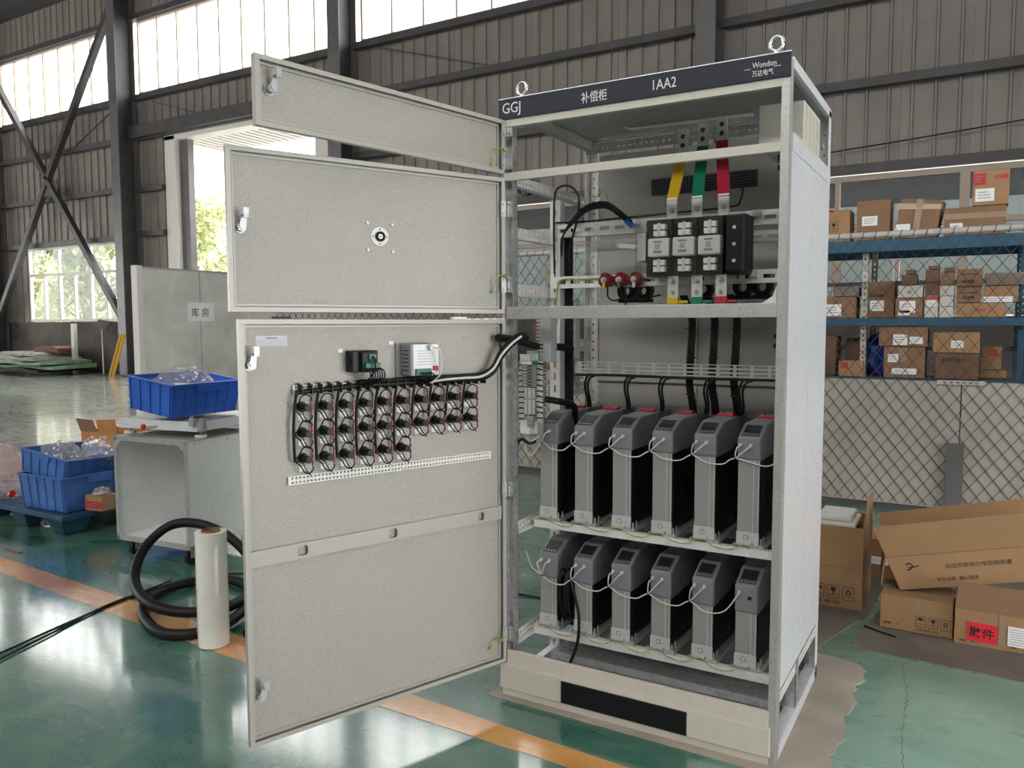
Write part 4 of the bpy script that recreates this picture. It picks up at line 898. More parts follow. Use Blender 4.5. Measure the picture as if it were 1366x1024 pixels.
# front left post
g = G(); g.box(0, .003, 0, .045, 0, 2.19).box(.003, .012, 0, .003, 0, 2.125); cbp(g, 'corner_post', 'rail')
g = G(); g.perf((.040, .045, .02), (0, 0, 1), (-1, 0, 0), 2.12, .036, .025, .01, .01, .002); g.perf((.040, .012, .02), (0, 0, 1), (0, 1, 0), 2.12, .033, .05, .02, .008, .002); cbp(g, 'post_lip', 'galv')
angle_post(0, D, 1, -1, 'galv'); angle_post(W, D, -1, -1, 'galv')
# mid posts (slotted channels)
g = G(); g.perf((.018, .345, .04), (0, 0, 1), (1, 0, 0), 1.85, .044, .05, .028, .009, -.002); g.box(.018, .020, .347, .385, .04, 1.89).box(.060, .062, .347, .385, .04, 1.89); cbp(g, 'mounting_upright', 'rail')
g = G(); g.perf((.945, .345, .04), (0, 0, 1), (1, 0, 0), 1.85, .044, .05, .028, .009, -.002); g.box(.945, .947, .347, .385, .04, 1.89).box(.987, .989, .347, .385, .04, 1.89); cbp(g, 'mounting_upright', 'rail')
g = G(); g.perf((.999, .325, .03), (0, 0, 1), (0, 1, 0), .25, .045, .025, .009, .009, .002); g.box(.960, .999, .325, .327, .03, .28); cbp(g, 'side_upright', 'galv')
g = G(); g.perf((.06, .44, 1.13), (0, 0, 1), (1, 0, 0), .37, .028, .033, .008, .008, -.002); g.box(.086, .088, .44, .475, 1.13, 1.5); cbp(g, 'mounting_upright', 'rail')
# top frame
cbp(G().box(.0125, .9755, -.001, .02, 2.105, 2.130), 'top_rail', 'cream')
g = G(); g.box(.985, 1.0, .048, D, 2.168, 2.2).box(.96, .985, .0, D, 2.186, 2.2); cbp(g, 'top_rail', 'galvl')
g = G(); g.box(.0, .03, .02, D, 2.15, 2.19); cbp(g, 'top_rail', 'galvd')
g = G(); g.perf((.03, D - .045, 2.135), (1, 0, 0), (0, 0, 1), .93, .04, .025, .009, .009, -.002); g.box(.03, .96, D - .045, D, 2.175, 2.177); cbp(g, 'top_rail', 'galv')
cbp(G().box(.003, .997, .003, D, 2.192, 2.198), 'roof_panel', 'galvd')
g = G(); g.bar((.276, .551, 2.178), (.753, .574, 2.178), .02, .008); g.cyl((.25, .55, 2.19), (.28, .551, 2.175), .004); cbp(g, 'roof_stiffener', 'rail')
# sign strip
sg = cbp(G().box(-.006, 1.003, -.008, -.0005, 2.130, 2.200), 'name_strip', 'sign', .001)
cbp(G().box(-.006, 1.003, -.0095, -.0005, 2.2, 2.2025), 'strip_edge', 'galvl')
TX = lambda x, z: Matrix.Translation((x, -.0085, z + ZO)) @ FX
for body, x, z, s, xs in (('GGJ', .008, 2.150, .052, .88), ('补偿柜', .320, 2.146, .040, .80), ('1AA2', .568, 2.150, .046, .80), ('Wondon', .890, 2.167, .0235, .84), ('万达电气', .889, 2.143, .0195, .82), ('—', .866, 2.160, .022, .9), ('—', .954, 2.158, .022, .9)):
    text(body, s, 'lettering', 'signt', sg, TX(x, z), xs)
# eye bolts
for x in (.069, .952):
    e = cbp(G().cyl((x, .03, 2.202), (x, .03, 2.210), .018, n=16).cyl((x, .03, 2.21), (x, .03, 2.219), .009, n=12), 'eye_bolt', 'chrome')
    q = G().tube([(x + .019 * math.cos(t), .03, 2.240 + .022 * math.sin(t)) for t in [i * 2 * math.pi / 22 for i in range(22)]], .0055, 9, closed=True); q.xf(Matrix.Translation((0, 0, ZO))); q.build('ring', 'chrome', e)
# cross rails
cbp(G().box(.010, .975, -.004, .018, 1.914, 1.943), 'cross_rail', 'cream', .002)
cbp(G().box(.020, .975, -.004, .02, 1.419, 1.463), 'cross_rail', 'galvd', .002)
cbp(G().prism([(.97, .022, 1.463), (.97, .022, 1.52), (.958, .022, 1.485), (.925, .022, 1.463)], (0, .003, 0)), 'corner_bracket', 'white')
for (x, z) in ((.968, 1.90), (.968, 1.87), (.967, 1.36), (.967, 1.33)): cbp(G().box(x - .004, x + .004, .02, .04, z - .006, z + .008), 'catch', 'blackm')
# right side sheet in three pressed fields
sp = cbp(G().box(.9965, .9990, .05, D - .045, .235, 1.975), 'side_panel', 'galvl')
cbp(G().box(1.0, 1.002, .05, D - .003, 1.925, 1.98), 'side_sheet', 'galvl'); cbp(G().box(.9992, 1.0012, .048, .385, .235, 1.920), 'side_sheet', 'galvl'); cbp(G().box(.9992, 1.0012, .390, D - .003, .235, 1.920), 'side_sheet', 'galvl')
# back panel
bk = cbp(G().box(.055, .485, D - .008, D - .005, .12, 2.13), 'back_panel', 'creamd'); cbp(G().box(.495, .950, D - .008, D - .005, .12, 2.13), 'back_panel', 'creamd')
cbp(G().box(.478, .502, D - .016, D - .008, .12, 1.45), 'seam_strip', 'creamd', .002)
for z in (1.15, 1.02, .75): cbp(G().box(.05, .95, D - .03, D - .009, z, z + .035), 'back_stiffener', 'creamd', .002)
vg = cbp(G().box(.295, .735, D - .018, D - .014, 1.94, 2.006), 'vent_grille', 'vent')
g = G()
for i in range(45): g.box(.298 + i * .0098, .300 + i * .0098, D - .021, D - .018, 1.942, 2.004)
for i in range(6): g.box(.296, .734, D - .021, D - .018, 1.945 + i * .011, 1.947 + i * .011)
g.xf(Matrix.Translation((0, 0, ZO))); tag(g.build('grille_bars', 'hoodd', vg), kind='stuff')
# fan box in the top of the right side
fb = cbp(G().box(.86, 1.002, .215, .505, 1.975, 2.112), 'terminal_box', 'cream', .003)
for i in range(4):
    y = .235 + i * .066
    g = G(); g.box(1.002, 1.0045, y, y + .005, 1.99, 2.098).box(1.002, 1.0045, y + .024, y + .029, 1.99, 2.098).box(1.002, 1.0045, y + .005, y + .024, 1.99, 1.995).box(1.002, 1.0045, y + .005, y + .024, 2.093, 2.098).box(1.002, 1.0035, y + .012, y + .017, 2.0, 2.088)
    g.xf(Matrix.Translation((0, 0, ZO))); g.build('louvre', 'cream', fb)
cbp(G().cyl((.99, .60, 2.04), (1.0, .60, 2.04), .012, n=12), 'cable_gland', 'galv')
# left side perforated depth rails
def drail(y0, y1, z0, z1, x=.004, wide=.002, rows=2):
    g = G(); g.perf((x, y0, z0), (0, 1, 0), (0, 0, 1), y1 - y0, z1 - z0, .025, .010, .010, .002, rows=rows); g.box(x, x + .03, y0, y1, z0 - .002, z0); return cbp(g, 'depth_rail', 'rail')
drail(.045, D - .045, 1.905, 1.95, rows=1); drail(.045, .345, 1.715, 1.76); drail(.045, .345, 1.505, 1.55, rows=1); drail(.345, .705, 1.285, 1.335, rows=1); drail(.345, .705, 1.10, 1.15, rows=1)
drail(.045, D - .045, .612, .645, rows=1); drail(.045, D - .045, .185, .218, rows=1)
for z in (.612, .185): cbp(G().perf((.996, .045, z), (0, 1, 0), (0, 0, 1), D - .09, .033, .025, .01, .01, .002), 'depth_rail', 'rail')
# horizontal mounting rails with slots
for z0, z1 in ((1.742, 1.792), (1.542, 1.588)):
    g = G(); g.perf((.02, .343, z0), (1, 0, 0), (0, 0, 1), .965, z1 - z0, .062, .040, .014, .0025); g.box(.02, .985, .345, .375, z1 - .002, z1).box(.02, .985, .345, .375, z0, z0 + .002); cbp(g, 'mounting_rail', 'rail')
g = G(); g.perf((.1, .55, 1.70), (1, 0, 0), (0, 0, 1), .86, .045, .062, .040, .014, .0025); cbp(g, 'mounting_rail', 'galvd')
# slotted cable tray across the middle
g = G(); g.perf((.10, .40, 1.205), (1, 0, 0), (0, 0, 1), .86, .045, .062, .050, .0085, .003, rows=3); g.box(.10, .96, .40, .45, 1.203, 1.206); cbp(g, 'cable_tray', 'rail')
cbp(G().box(.05, .10, .40, .45, 1.17, 1.26), 'tray_bracket', 'galv')
# base
pb = cbp(G().box(.018, .978, -.004, .012, .124, .178), 'plinth_top_panel', 'cream', .002)
pp_ = cbp(G().box(-.004, .985, -.018, .0, .034, .127), 'plinth_panel', 'cream', .002)
cbp(G().box(.0, .978, -.004, .006, .0, .034), 'base_rail', 'cream')
vb = cbp(G().box(.253, .719, -.0205, -.018, .037, .118), 'plinth_vent', 'vent', .001)
g = G()
for i in range(7): g.box(.256, .716, -.0225, -.0205, .042 + i * .0108, .047 + i * .0108)
for i in range(47): g.box(.257 + i * .0098, .2585 + i * .0098, -.0235, -.0225, .04, .115)
g.xf(Matrix.Translation((0, 0, ZO))); tag(g.build('vent_slats', 'black', vb), kind='stuff')
g = G(); g.perf((1.0, .045, .004), (0, 1, 0), (0, 0, 1), D - .045, .046, .019, .006, .006, -.002, rows=2); g.box(.96, 1.0, .045, D, .05, .052).box(1.0, 1.012, .045, D, .0, .003); cbp(g, 'base_side_rail', 'galvl')
g = G(); g.perf((.002, .045, .01), (0, 1, 0), (0, 0, 1), D - .045, .045, .025, .009, .009, -.002); g.box(.0, .03, .045, D, .055, .057); cbp(g, 'base_side_rail', 'galvl')
g = G(); g.perf((.10, .20, .120), (1, 0, 0), (0, 1, 0), .86, .07, .025, .007, .007, -.002, rows=2); g.box(.10, .96, .27, .66, .118, .120).box(.10, .96, .198, .2, .09, .12); cbp(g, 'floor_plate', 'galv')
g = G(); g.box(.03, .97, .10, .17, .07, .073).box(.03, .97, .168, .17, .04, .07).box(.03, .97, .73, .748, .02, .12); cbp(g, 'base_cross_rail', 'galv')
for x in (.30, .60, .93): cbp(G().cyl((x, .15, .073), (x, .15, .084), .005, n=8), 'base_bolt', 'zinc')
# module shelves
for zs in (.640, .212):
    g = G(); g.box(.035, .965, .178, .181, zs - .028, zs).box(.035, .965, .181, .205, zs - .002, zs).box(.035, .965, .60, .63, zs - .028, zs); cbp(g, 'shelf_rail', 'rail')
    for i in range(6):
        xc = .125 + i * .1535
        cbp(G().box(xc - .025, xc + .02, .182, .62, zs, zs + .006).box(xc - .025, xc - .022, .182, .62, zs + .006, zs + .018), 'shelf_channel', 'galvd')
        for dy in (.20, .235):
            cbp(G().cyl((xc + .005, dy, zs + .006), (xc + .005, dy, zs + .032), .003, n=8).cyl((xc + .005, dy, zs + .006), (xc + .005, dy, zs + .012), .007, n=6), 'fixing_bolt', 'zinc')

# ---- doors
HX = .0136
def door(name, ang, z0, z1, wd=.981):
    t = .020; Mx = Matrix.Translation((HX, 0, ZO)) @ Matrix.Rotation(ang, 4, 'Z')
    g = G(); g.box(0, wd, -t, -t + .0015, z0, z1)
    dd = g.build(name, 'door', cb); dd.matrix_local = Mx
    g = G(); f = .0015; lip = .014
    for a in ((0, f, -t + f, 0, z0, z1), (wd - f, wd, -t + f, 0, z0, z1), (f, wd - f, -t + f, 0, z0, z0 + f), (f, wd - f, -t + f, 0, z1 - f, z1)): g.box(*a)
    for a in ((f, lip, -f, 0, z0 + f, z1 - f), (wd - lip, wd - f, -f, 0, z0 + f, z1 - f), (lip, wd - lip, -f, 0, z0 + f, z0 + lip), (lip, wd - lip, -f, 0, z1 - lip, z1 - f)): g.box(*a)
    g.build('flange', 'doorf', dd)
    g = G(); sq = .006
    for a in ((lip + .004, lip + .004 + sq, z0 + lip, z1 - lip), (wd - lip - .004 - sq, wd - lip - .004, z0 + lip, z1 - lip)): g.box(a[0], a[1], -t + f, -t + .008, a[2], a[3])
    g.box(lip + .01, wd - lip - .01, -t + f, -t + .008, z1 - lip - .01, z1 - lip - .004).box(lip + .01, wd - lip - .01, -t + f, -t + .008, z0 + lip + .004, z0 + lip + .01)
    g.build('gasket', 'doorf', dd)
    return dd, Mx
def lock(dd, u, z):
    g = G(); g.cyl((u, -.0185, z), (u, .004, z), .0125, n=8).cyl((u, .004, z), (u, .012, z), .0065, n=10).ring((u, -.0185, z), (0, 1, 0), .0125, .017, .005)
    g.build('lock_body', 'zinc', dd)
    g = G(); g.hexa([(u - .012, .005, z - .01), (u + .012, .005, z - .01), (u + .012, .008, z - .01), (u - .012, .008, z - .01), (u - .015, .005, z + .035), (u - .001, .005, z + .035), (u - .001, .008, z + .035), (u - .015, .008, z + .035)])
    g.box(u - .016, u, .008, .026, z + .032, z + .035).box(u - .016, u, .023, .026, z + .005 + .022, z + .055); g.build('lock_tongue', 'latch', dd)
def hinge(dd, z, s=.028):
    g = G(); g.box(-.004, .018, .0005, .004, z - s, z + s).box(-.012, -.004, -.004, .004, z - s * .9, z + s * .9).cyl((-.009, .008, z - s), (-.009, .008, z + s), .005, n=10)
    for q in (-.6, .6): g.cyl((.010, .004, z + q * s), (.010, .008, z + q * s), .004, n=8)
    g.build('hinge', 'zinc', dd)
    g = G(); g.box(.0125, .042, .0035, .006, z - s, z + s)
    for q in (-.6, .6): g.cyl((.03, .003, z + q * s), (.03, -.003, z + q * s), .0045, n=8)
    cbp(g, 'hinge_plate', 'zinc')
def earth_lead(dd, u, z, up=.05):
    g = G(); P = [(u, -.014, z)] + [(u - .004, -.008 + .004, z + up * .5), (u - .015, .006, z + up), (u - .035, .016, z + up * 1.05), (u - .052, .016, z + up * .85)]
    g.tube(crs(P, 5), .0022, 6)
    c0 = Vector((u - .03, .014, z + up * 1.03)); g.tube([c0 + Vector((-.0008 * i, .005 * math.cos(i * .9), .005 * math.sin(i * .9))) for i in range(28)], .0016, 5)
    g.cyl((u, -.0185, z), (u, -.008, z), .006, n=8); g.build('earth_lead', 'earth', dd)
d1, M1 = door('upper_door', -1.7829, 1.940, 2.130)
d2, M2 = door('middle_door', -2.0113, 1.440, 1.926)
d3, M3 = door('lower_door', -1.9326, .131, 1.417)
lock(d1, .932, 2.045); lock(d2, .941, 1.690); lock(d3, .948, 1.283); lock(d3, .944, .280)
for z in (2.10, 1.985): hinge(d1, z)
for z in (1.815, 1.545): hinge(d2, z)
for z in (1.318, .791, .24): hinge(d3, z)
earth_lead(d1, .056, 1.966, .055); earth_lead(d2, .049, 1.518, .055); earth_lead(d3, .07, .196, .03)
for u, z in ((.543, 2.071), (.432, 2.066), (.544, 2.004), (.433, 2.002)):
    G().cyl((u, -.0185, z), (u, -.0165, z), .0035, n=8).build('rivet', 'galvd', d1)
for u, z in ((.531, 1.732), (.443, 1.731), (.530, 1.645), (.441, 1.642)):
    G().cyl((u, -.0185, z), (u, -.012, z), .0045, n=8).build('screw', 'zinc', d2)
g = G(); g.ring((.487, -.0185, 1.690), (0, 1, 0), .012, .031, .003, n=28); fl_ = g.build('coupling_flange', 'white', d2)
G().ring((.487, -.0155, 1.690), (0, 1, 0), .009, .0165, .008, n=24).build('bushing', 'blackm', fl_)
G().ring((.487, -.0155, 1.690), (0, 1, 0), .003, .008, .006, n=16).build('shaft_socket', 'zinc', fl_)
g = G()
for a in range(4): g.cyl((.487 + .024 * math.cos(a * 1.571), -.0155, 1.69 + .024 * math.sin(a * 1.571)), (.487 + .024 * math.cos(a * 1.571), -.0148, 1.69 + .024 * math.sin(a * 1.571)), .0025, n=8)
g.build('flange_hole', 'blackm', fl_)
for u in (.85, .20): G().box(u - .03, u + .03, -.022, -.004, 1.4185, 1.426).build('door_buffer', 'white' if u < .5 else 'black', d3)
# stiffener band of the lower door, real holes
g = G(); zb, zt = .679, .727; y0, y1 = -.0185, -.006; hs = [(.112, .028), (.478, .032), (.799, .034)]
xs = [.016]
for u, w_ in hs: xs += [u - w_ / 2, u + w_ / 2]
xs.append(.965)
for i in range(0, len(xs), 2): g.box(xs[i], xs[i + 1], y1 - .0015, y1, zb, zt)
for u, w_ in hs:
    g.box(u - w_ / 2, u + w_ / 2, y1 - .0015, y1, zb, .688).box(u - w_ / 2, u + w_ / 2, y1 - .0015, y1, .718, zt)
    for cxx in (u - w_ / 2, u + w_ / 2 - .004):
        g.box(cxx, cxx + .004, y1 - .0015, y1, .688, .692).box(cxx, cxx + .004, y1 - .0015, y1, .714, .718)
g.box(.016, .965, y0, y1 - .0015, zt - .0015, zt).box(.016, .965, y0, y1 - .0015, zb, zb + .0015)
g.build('stiffener_band', 'doorf', d3)
# perforated strips
for (ua, ub, za, zb_) in ((.061, .839, .911, .938), (.084, .818, 1.192, 1.216)):
    g = G(); g.perf((ua, -.0120, za), (1, 0, 0), (0, 0, 1), ub - ua, zb_ - za, .0125, .006, .006, -.0015, rows=2); g.box(ua, ub, -.0185, -.012, zb_ - .0015, zb_); g.build('perforated_strip', 'white', d3)
g = G(); g.box(.828, .925, -.0185, -.0178, 1.338, 1.368); lb = g.build('notice_label', 'paperl', d3)
g = G(); g.box(.860, .895, -.0178, -.0175, 1.359, 1.363)
for i in range(4): g.box(.831, .922, -.0178, -.0175, 1.342 + i * .0042, 1.3424 + i * .0042)
for i in range(9): g.box(.831 + i * .0112, .8314 + i * .0112, -.0178, -.0175, 1.342, 1.3548)
g.build('print_lines', 'inkg', lb)
for u, z in ((.652, 1.318), (.468, 1.340)): 
    q = G().box(u - .008, u + .008, -.0185, -.0178, z - .006, z + .006).build('number_label', 'paper', d3)

def on_door(o, Mx): o.matrix_world = Matrix.Translation((0, 0, -ZO)) @ Mx
# everything mounted on the door carries the door's transform
DOOR = Matrix.Translation((0, 0, 0.0)) @ Matrix.Translation((HX, 0, 0)) @ Matrix.Rotation(-1.9326, 4, 'Z')
def dthing(name, label, cat, u, z, group=None):
    o = empty(name, label, cat, group=group); o.matrix_world = DOOR @ Matrix.Translation((u, -.0185, z)); return o
# power meter
m_ = dthing('power_meter', 'small black meter with green terminals on the lower door', 'meter', .589, 1.284)
G().box(-.046, .046, 0, .045, -.034, .034).build('case', 'black', m_, .003)
G().box(-.030, .020, .045, .062, -.030, .030).build('rear_block', 'black', m_, .002)
G().box(-.028, -.002, .060, .068, .006, .024).build('terminal_block', 'green', m_, .001); G().box(-.040, .012, .060, .072, -.026, -.004).build('terminal_block', 'green', m_, .001)
for s in (-1, 1): G().box(s * .046 - .004, s * .046 + .004, .01, .03, -.008, .008).build('side_clip', 'black', m_)
for i in range(7):
    u = -.036 + i * .0085; G().tube(crs([(u, .07, -.02), (u - .008, .085, -.03), (u - .012, .075, -.055), (u + .012, .035, -.078)], 5), .0022, 6).build('lead', 'cable', m_)
G().tube(crs([(-.015, .068, .015), (-.014, .082, .005), (-.012, .08, -.03), (0, .04, -.075)], 5), .003, 6).build('lead', 'cable', m_)
# controller
m_ = dthing('power_factor_controller', 'grey boxed controller with white rear label and red plug on the lower door', 'controller', .383, 1.283)
G().box(-.060, .072, 0, .010, -.056, .056).build('bezel', 'ctrl', m_, .002)
G().box(-.052, .055, .010, .072, -.052, .054).build('case', 'ctrl', m_, .004)
G().box(-.052, .045, .072, .0735, -.050, .052).build('rear_label', 'paper', m_)
q = G()
for i in range(6): q.box(-.040 + (i % 2) * .005, .030, .0735, .074, .030 - i * .009, .0315 - i * .009)
q.build('print_lines', 'inkg', m_)
for i in range(6): G().box(.0552, .0565, .020, .060, -.035 + i * .013, -.032 + i * .013).build('vent_slot', 'blackm', m_)
G().box(-.020, .040, .072, .084, -.050, -.028).build('terminal_block', 'green', m_, .001)
G().box(-.046, -.030, .072, .082, -.036, -.020).build('red_plug', 'redp', m_, .001)
G().cyl((-.018, .0735, .042), (-.018, .092, .042), .008, n=10).cyl((-.018, .082, .042), (-.018, .086, .042), .011, n=10).build('connector', 'zinc', m_)
for i in range(5):
    u = -.014 + i * .010; G().tube(crs([(u, .084, -.04), (u - .006, .097, -.048), (u - .010, .085, -.066), (u - .004, .05, -.076)], 5), .0022, 6).build('lead', 'cable', m_)
G().tube(crs([(-.018, .09, .042), (-.035, .105, .035), (-.046, .10, .0), (-.048, .09, -.05), (-.030, .06, -.075), (-.045, .052, -.078)], 6), .0028, 6).build('white_lead', 'wirew', m_)
# pilot lamps
COLU = [.788, .717, .648, .578, .510, .440, .370, .303, .234, .163]
ROWZ = [1.149, 1.070, .990]
def lamp(label, u, z):
    o = dthing('pilot_lamp', label, 'pilot lamp', u, z, 'pilot lamp backs on the lower door')
    G().cyl((0, 0, 0), (0, .006, 0), .0165, n=16).cyl((0, .006, 0), (0, .030, 0), .0115, n=16).build('base', 'black', o)
    G().cyl((0, .030, 0), (0, .052, 0), .0125, .0110, n=14).build('rear_cap', 'black', o)
    for s in (1, -1): G().box(-.0165, -.0125, .040, .048, s * .011 - .007, s * .011 + .007).build('crimp_sleeve', 'redp', o)
    G().box(-.011, .011, .0, .0006, -.042, -.026).build('number_label', 'paper', o)
    G().cyl((0, .0006, -.052), (0, .0012, -.052), .0085, n=14).build('round_label', 'paper', o) if False else None
    g = G(); g.tube(crs([(-.0145, .044, .020), (-.013, .044, .032), (-.002, .036, .040), (.012, .03, .034), (.020, .02, .010), (.026, .012, .0)], 5), .0022, 5); g.build('upper_wire', 'cable', o)
    g = G(); g.tube(crs([(-.0145, .044, -.020), (-.014, .044, -.032), (-.004, .036, -.044), (.008, .030, -.038), (.016, .02, -.02), (.028, .012, -.008)], 5), .0022, 5); g.build('lower_wire', 'cable', o)
    [G().tube([(-.0145, .044, s * .018), (-.0145, .044, s * .032)], .0014, 5).build('white_ferrule', 'wirew', o) for s in (1, -1)]
ordn = ['first', 'second', 'third', 'fourth', 'fifth', 'sixth', 'seventh', 'eighth', 'ninth', 'tenth']
for r_, nrow in ((0, 10), (1, 10), (2, 6)):
    for i in range(nrow):
        row = ('top', 'middle', 'bottom')[r_] if i < 6 else ('top', 'lower')[r_]
        lamp('black pilot lamp back in the %s row, %s column from the door edge' % (row, ordn[i]), COLU[i], ROWZ[r_])
# wiring harness
hs_ = empty('wiring_harness', 'black bundled wiring along the lower door and its ten branches', 'wiring'); hs_.matrix_world = DOOR
P = [(.812, .004, 1.196), (.70, .006, 1.202), (.60, .008, 1.207), (.50, .009, 1.206), (.40, .009, 1.208), (.30, .009, 1.208), (.20, .009, 1.209), (.12, .012, 1.211), (.075, .022, 1.235), (.050, .034, 1.285), (.020, .050, 1.325), (-.02, .055, 1.35), (-.06, .05, 1.352)]
pc = crs(P, 6); n_p = len(pc)
G().tube(pc, .012, 9, rf=lambda i: .0075 + .0055 * min(1, i / (n_p * .65))).build('trunk', 'cable', hs_)
G().tube([p + Vector((0, -.004, .012)) for p in crs(P[2:], 6)], .007, 7).build('side_bundle', 'cable', hs_)
P2 = [(.345, .014, 1.205), (.28, .022, 1.212), (.20, .022, 1.214), (.13, .024, 1.216), (.082, .034, 1.242), (.055, .047, 1.29), (.022, .064, 1.33), (-.02, .068, 1.357)]
G().tube(crs(P2, 6), .0042, 7).build('white_cable', 'wirew', hs_)
g = G()
for i in range(22):
    u = .80 - i * .033; g.box(u - .0015, u + .0015, -.012, .020, 1.190, 1.219); g.box(u - .004, u + .004, -.010, .0, 1.217, 1.223)
tag(g.build('cable_ties', 'black', hs_), kind='stuff')
for i, u in enumerate(COLU):
    b = u + .030; zb_ = ROWZ[2] - .006 if i < 6 else ROWZ[1] - .006
    P = [(b - .006, .008, 1.203), (b + .002, .006, 1.15), (b + .006, .005, 1.09), (b + .006, .005, max(zb_, 1.03)), (b + .004, .006, zb_)]
    br_ = G().tube(crs(P, 5), .0048 if i < 6 else .0042, 7).build('branch', 'cable', hs_)
    for r_ in range(3 if i < 6 else 2):
        z = ROWZ[r_]; G().tube(crs([(b + .004, .006, z - .004), (b - .008, .012, z - .006), (b - .016, .02, z - .012), (b - .020, .03, z - .03), (u - .002, .038, z - .046)], 4), .0018, 5).build('branch_wire', 'cable', br_)

# ---- capacitor modules
MODX = [.0875, .237, .3915, .547, .702, .853]
YF = .2
def module(label, xc, zs, T, pale=False, two=True, group=None):
    o = empty('capacitor_module', label, 'capacitor', (xc, YF, zs), group=group)
    w2 = .036; hw = .0395; hb = T - (.118 if T > .38 else .138)
    G().box(-w2, w2, 0, .008, .012, hb + .004).build('front_extrusion', 'alu', o, .0015)
    G().box(w2 - .020, w2 - .017, -.0015, 0, .012, hb).build('front_ridge', 'aluc', o)
    G().box(w2 - .004, w2 - .001, -.0015, 0, .012, hb).build('front_ridge', 'aluc', o)
    g = G(); g.box(-w2 + .002, w2 - .002, .008, .265, .012, hb + .004)
    for i in range(14): g.box(w2 - .002, w2 + .002, .020 + i * .018, .030 + i * .018, .02, hb)
    g.build('reactor_body', 'black', o)
    G().box(-w2, w2, .30, .42, .012, hb).build('rear_capacitor_body', 'black', o)
    # base clip
    g = G(); g.box(-w2 - .002, w2 + .002, -.003, .0, .0, .046).box(-w2 - .002, w2 + .002, -.0042, -.003, .028, .032).box(-w2 - .002, w2 + .002, -.0042, -.003, .043, .046); bc = g.build('base_clip', 'aluc', o, .0008)
    G().cyl((-.006, -.003, .028), (-.006, -.0045, .028), .0092, n=18).build('round_badge', 'redp', bc)
    g = G(); g.ring((-.006, -.0045, .028), (0, -1, 0), .0055, .0072, .0005, n=16); g.box(-.0075, -.0045, -.0052, -.0045, .023, .033).box(-.011, -.001, -.0052, -.0045, .0265, .0295); g.build('badge_cross', 'white', bc)
    G().box(-w2 - .012, w2 + .02, -.012, .44, -.0, .004).build('base_plate', 'galvd', o)
    # hood: profile extruded across the width with rounded shoulders
    prof = [(0, hb), (-.004, hb + .01), (-.004, T - .040), (.080, T - .004), (.092, T), (.285, T), (.285, hb + .02), (.20, hb)]
    g = G(); m = len(prof); xs = [(-hw, .94), (-hw + .005, 1.0), (hw - .005, 1.0), (hw, .94)]
    cyy, czz = .14, hb + .06; vs = []
    for x, k_ in xs:
        for y, z in prof:
            e = .004 if k_ < 1 else 0
            vs.append((x, y + (e if y < .05 else (-e if y > .25 else 0)), z + (-e if z > T - .05 else 0)))
    fs = [tuple(reversed(range(m))), tuple(range(3 * m, 4 * m))]
    for a in range(3):
        for i in range(m): fs.append((a * m + i, a * m + (i + 1) % m, (a + 1) * m + (i + 1) % m, (a + 1) * m + i))
    fs = [tuple(reversed(f)) for f in fs]
    g.add(vs, fs); hd = g.build('hood', 'hood', o, .0025)
    G().box(hw - .0005, hw + .0008, .10, .112, hb + .035, hb + .055).build('side_slot', 'hoodd', hd)
    # screen on the slanted face
    sl = Matrix.Translation((0, -.004, T - .040)) @ Matrix.Rotation(math.atan2(.036, .084), 4, 'X')
    L_ = math.hypot(.084, .036)
    s_ = G().box(-.0285, .0285, L_ * .12, L_ * .93, .0002, .0022).xf(sl).build('display_bezel', 'lcdf', o, .0006)
    G().box(-.0245, .0245, L_ * .34, L_ * .88, .0022, .0030).xf(sl).build('screen', 'lcdp' if pale else 'lcd', s_)
    for i in range(4): G().cyl(sl @ Vector((-.020 + i * .0133, L_ * .21, .0022)), sl @ Vector((-.020 + i * .0133, L_ * .21, .0034)), .0042, n=10).build('button', 'button' if pale else 'hood', s_)
    # second shell and red terminals behind
    G().box(-hw + .001, hw - .001, .289, .43, hb, T - .002).build('rear_shell', 'hoodd' , o, .002)
    rt = G().box(-.030, .030, .24, .285, T, T + .010).build('terminal_cover', 'redp', o, .002)
    for i in range(3): G().cyl((-.019 + i * .019, .262, T + .01), (-.019 + i * .019, .262, T + .013), .005, n=10).build('terminal_screw', 'zinc', rt)
    for dx in ((-.028, .007) if two else (-.022,)):
        G().box(dx - .005, dx + .005, -.012, -.004, T - .070, T - .061).box(dx - .003, dx + .003, -.018, -.012, T - .072, T - .063).build('network_plug', 'wirew', o)
    if not two: G().box(.006, .018, -.0052, -.004, T - .088, T - .076).build('socket_hole', 'blackm', o)
    return o
UP, LO = 'capacitor modules on the upper shelf', 'capacitor modules on the lower shelf'
names_u = ['first from the left, closest to the hinges', 'second from the left', 'third from the left', 'fourth from the left', 'fifth from the left', 'last one beside the right post']
for i, xc in enumerate(MODX):
    module('grey-hooded capacitor module on the upper shelf, ' + names_u[i], xc, .646, .410, pale=i < 2, group=UP)
    module('grey-hooded capacitor module on the lower shelf, ' + names_u[i], xc, .218, .328, pale=i < 1, two=i < 5, group=LO)
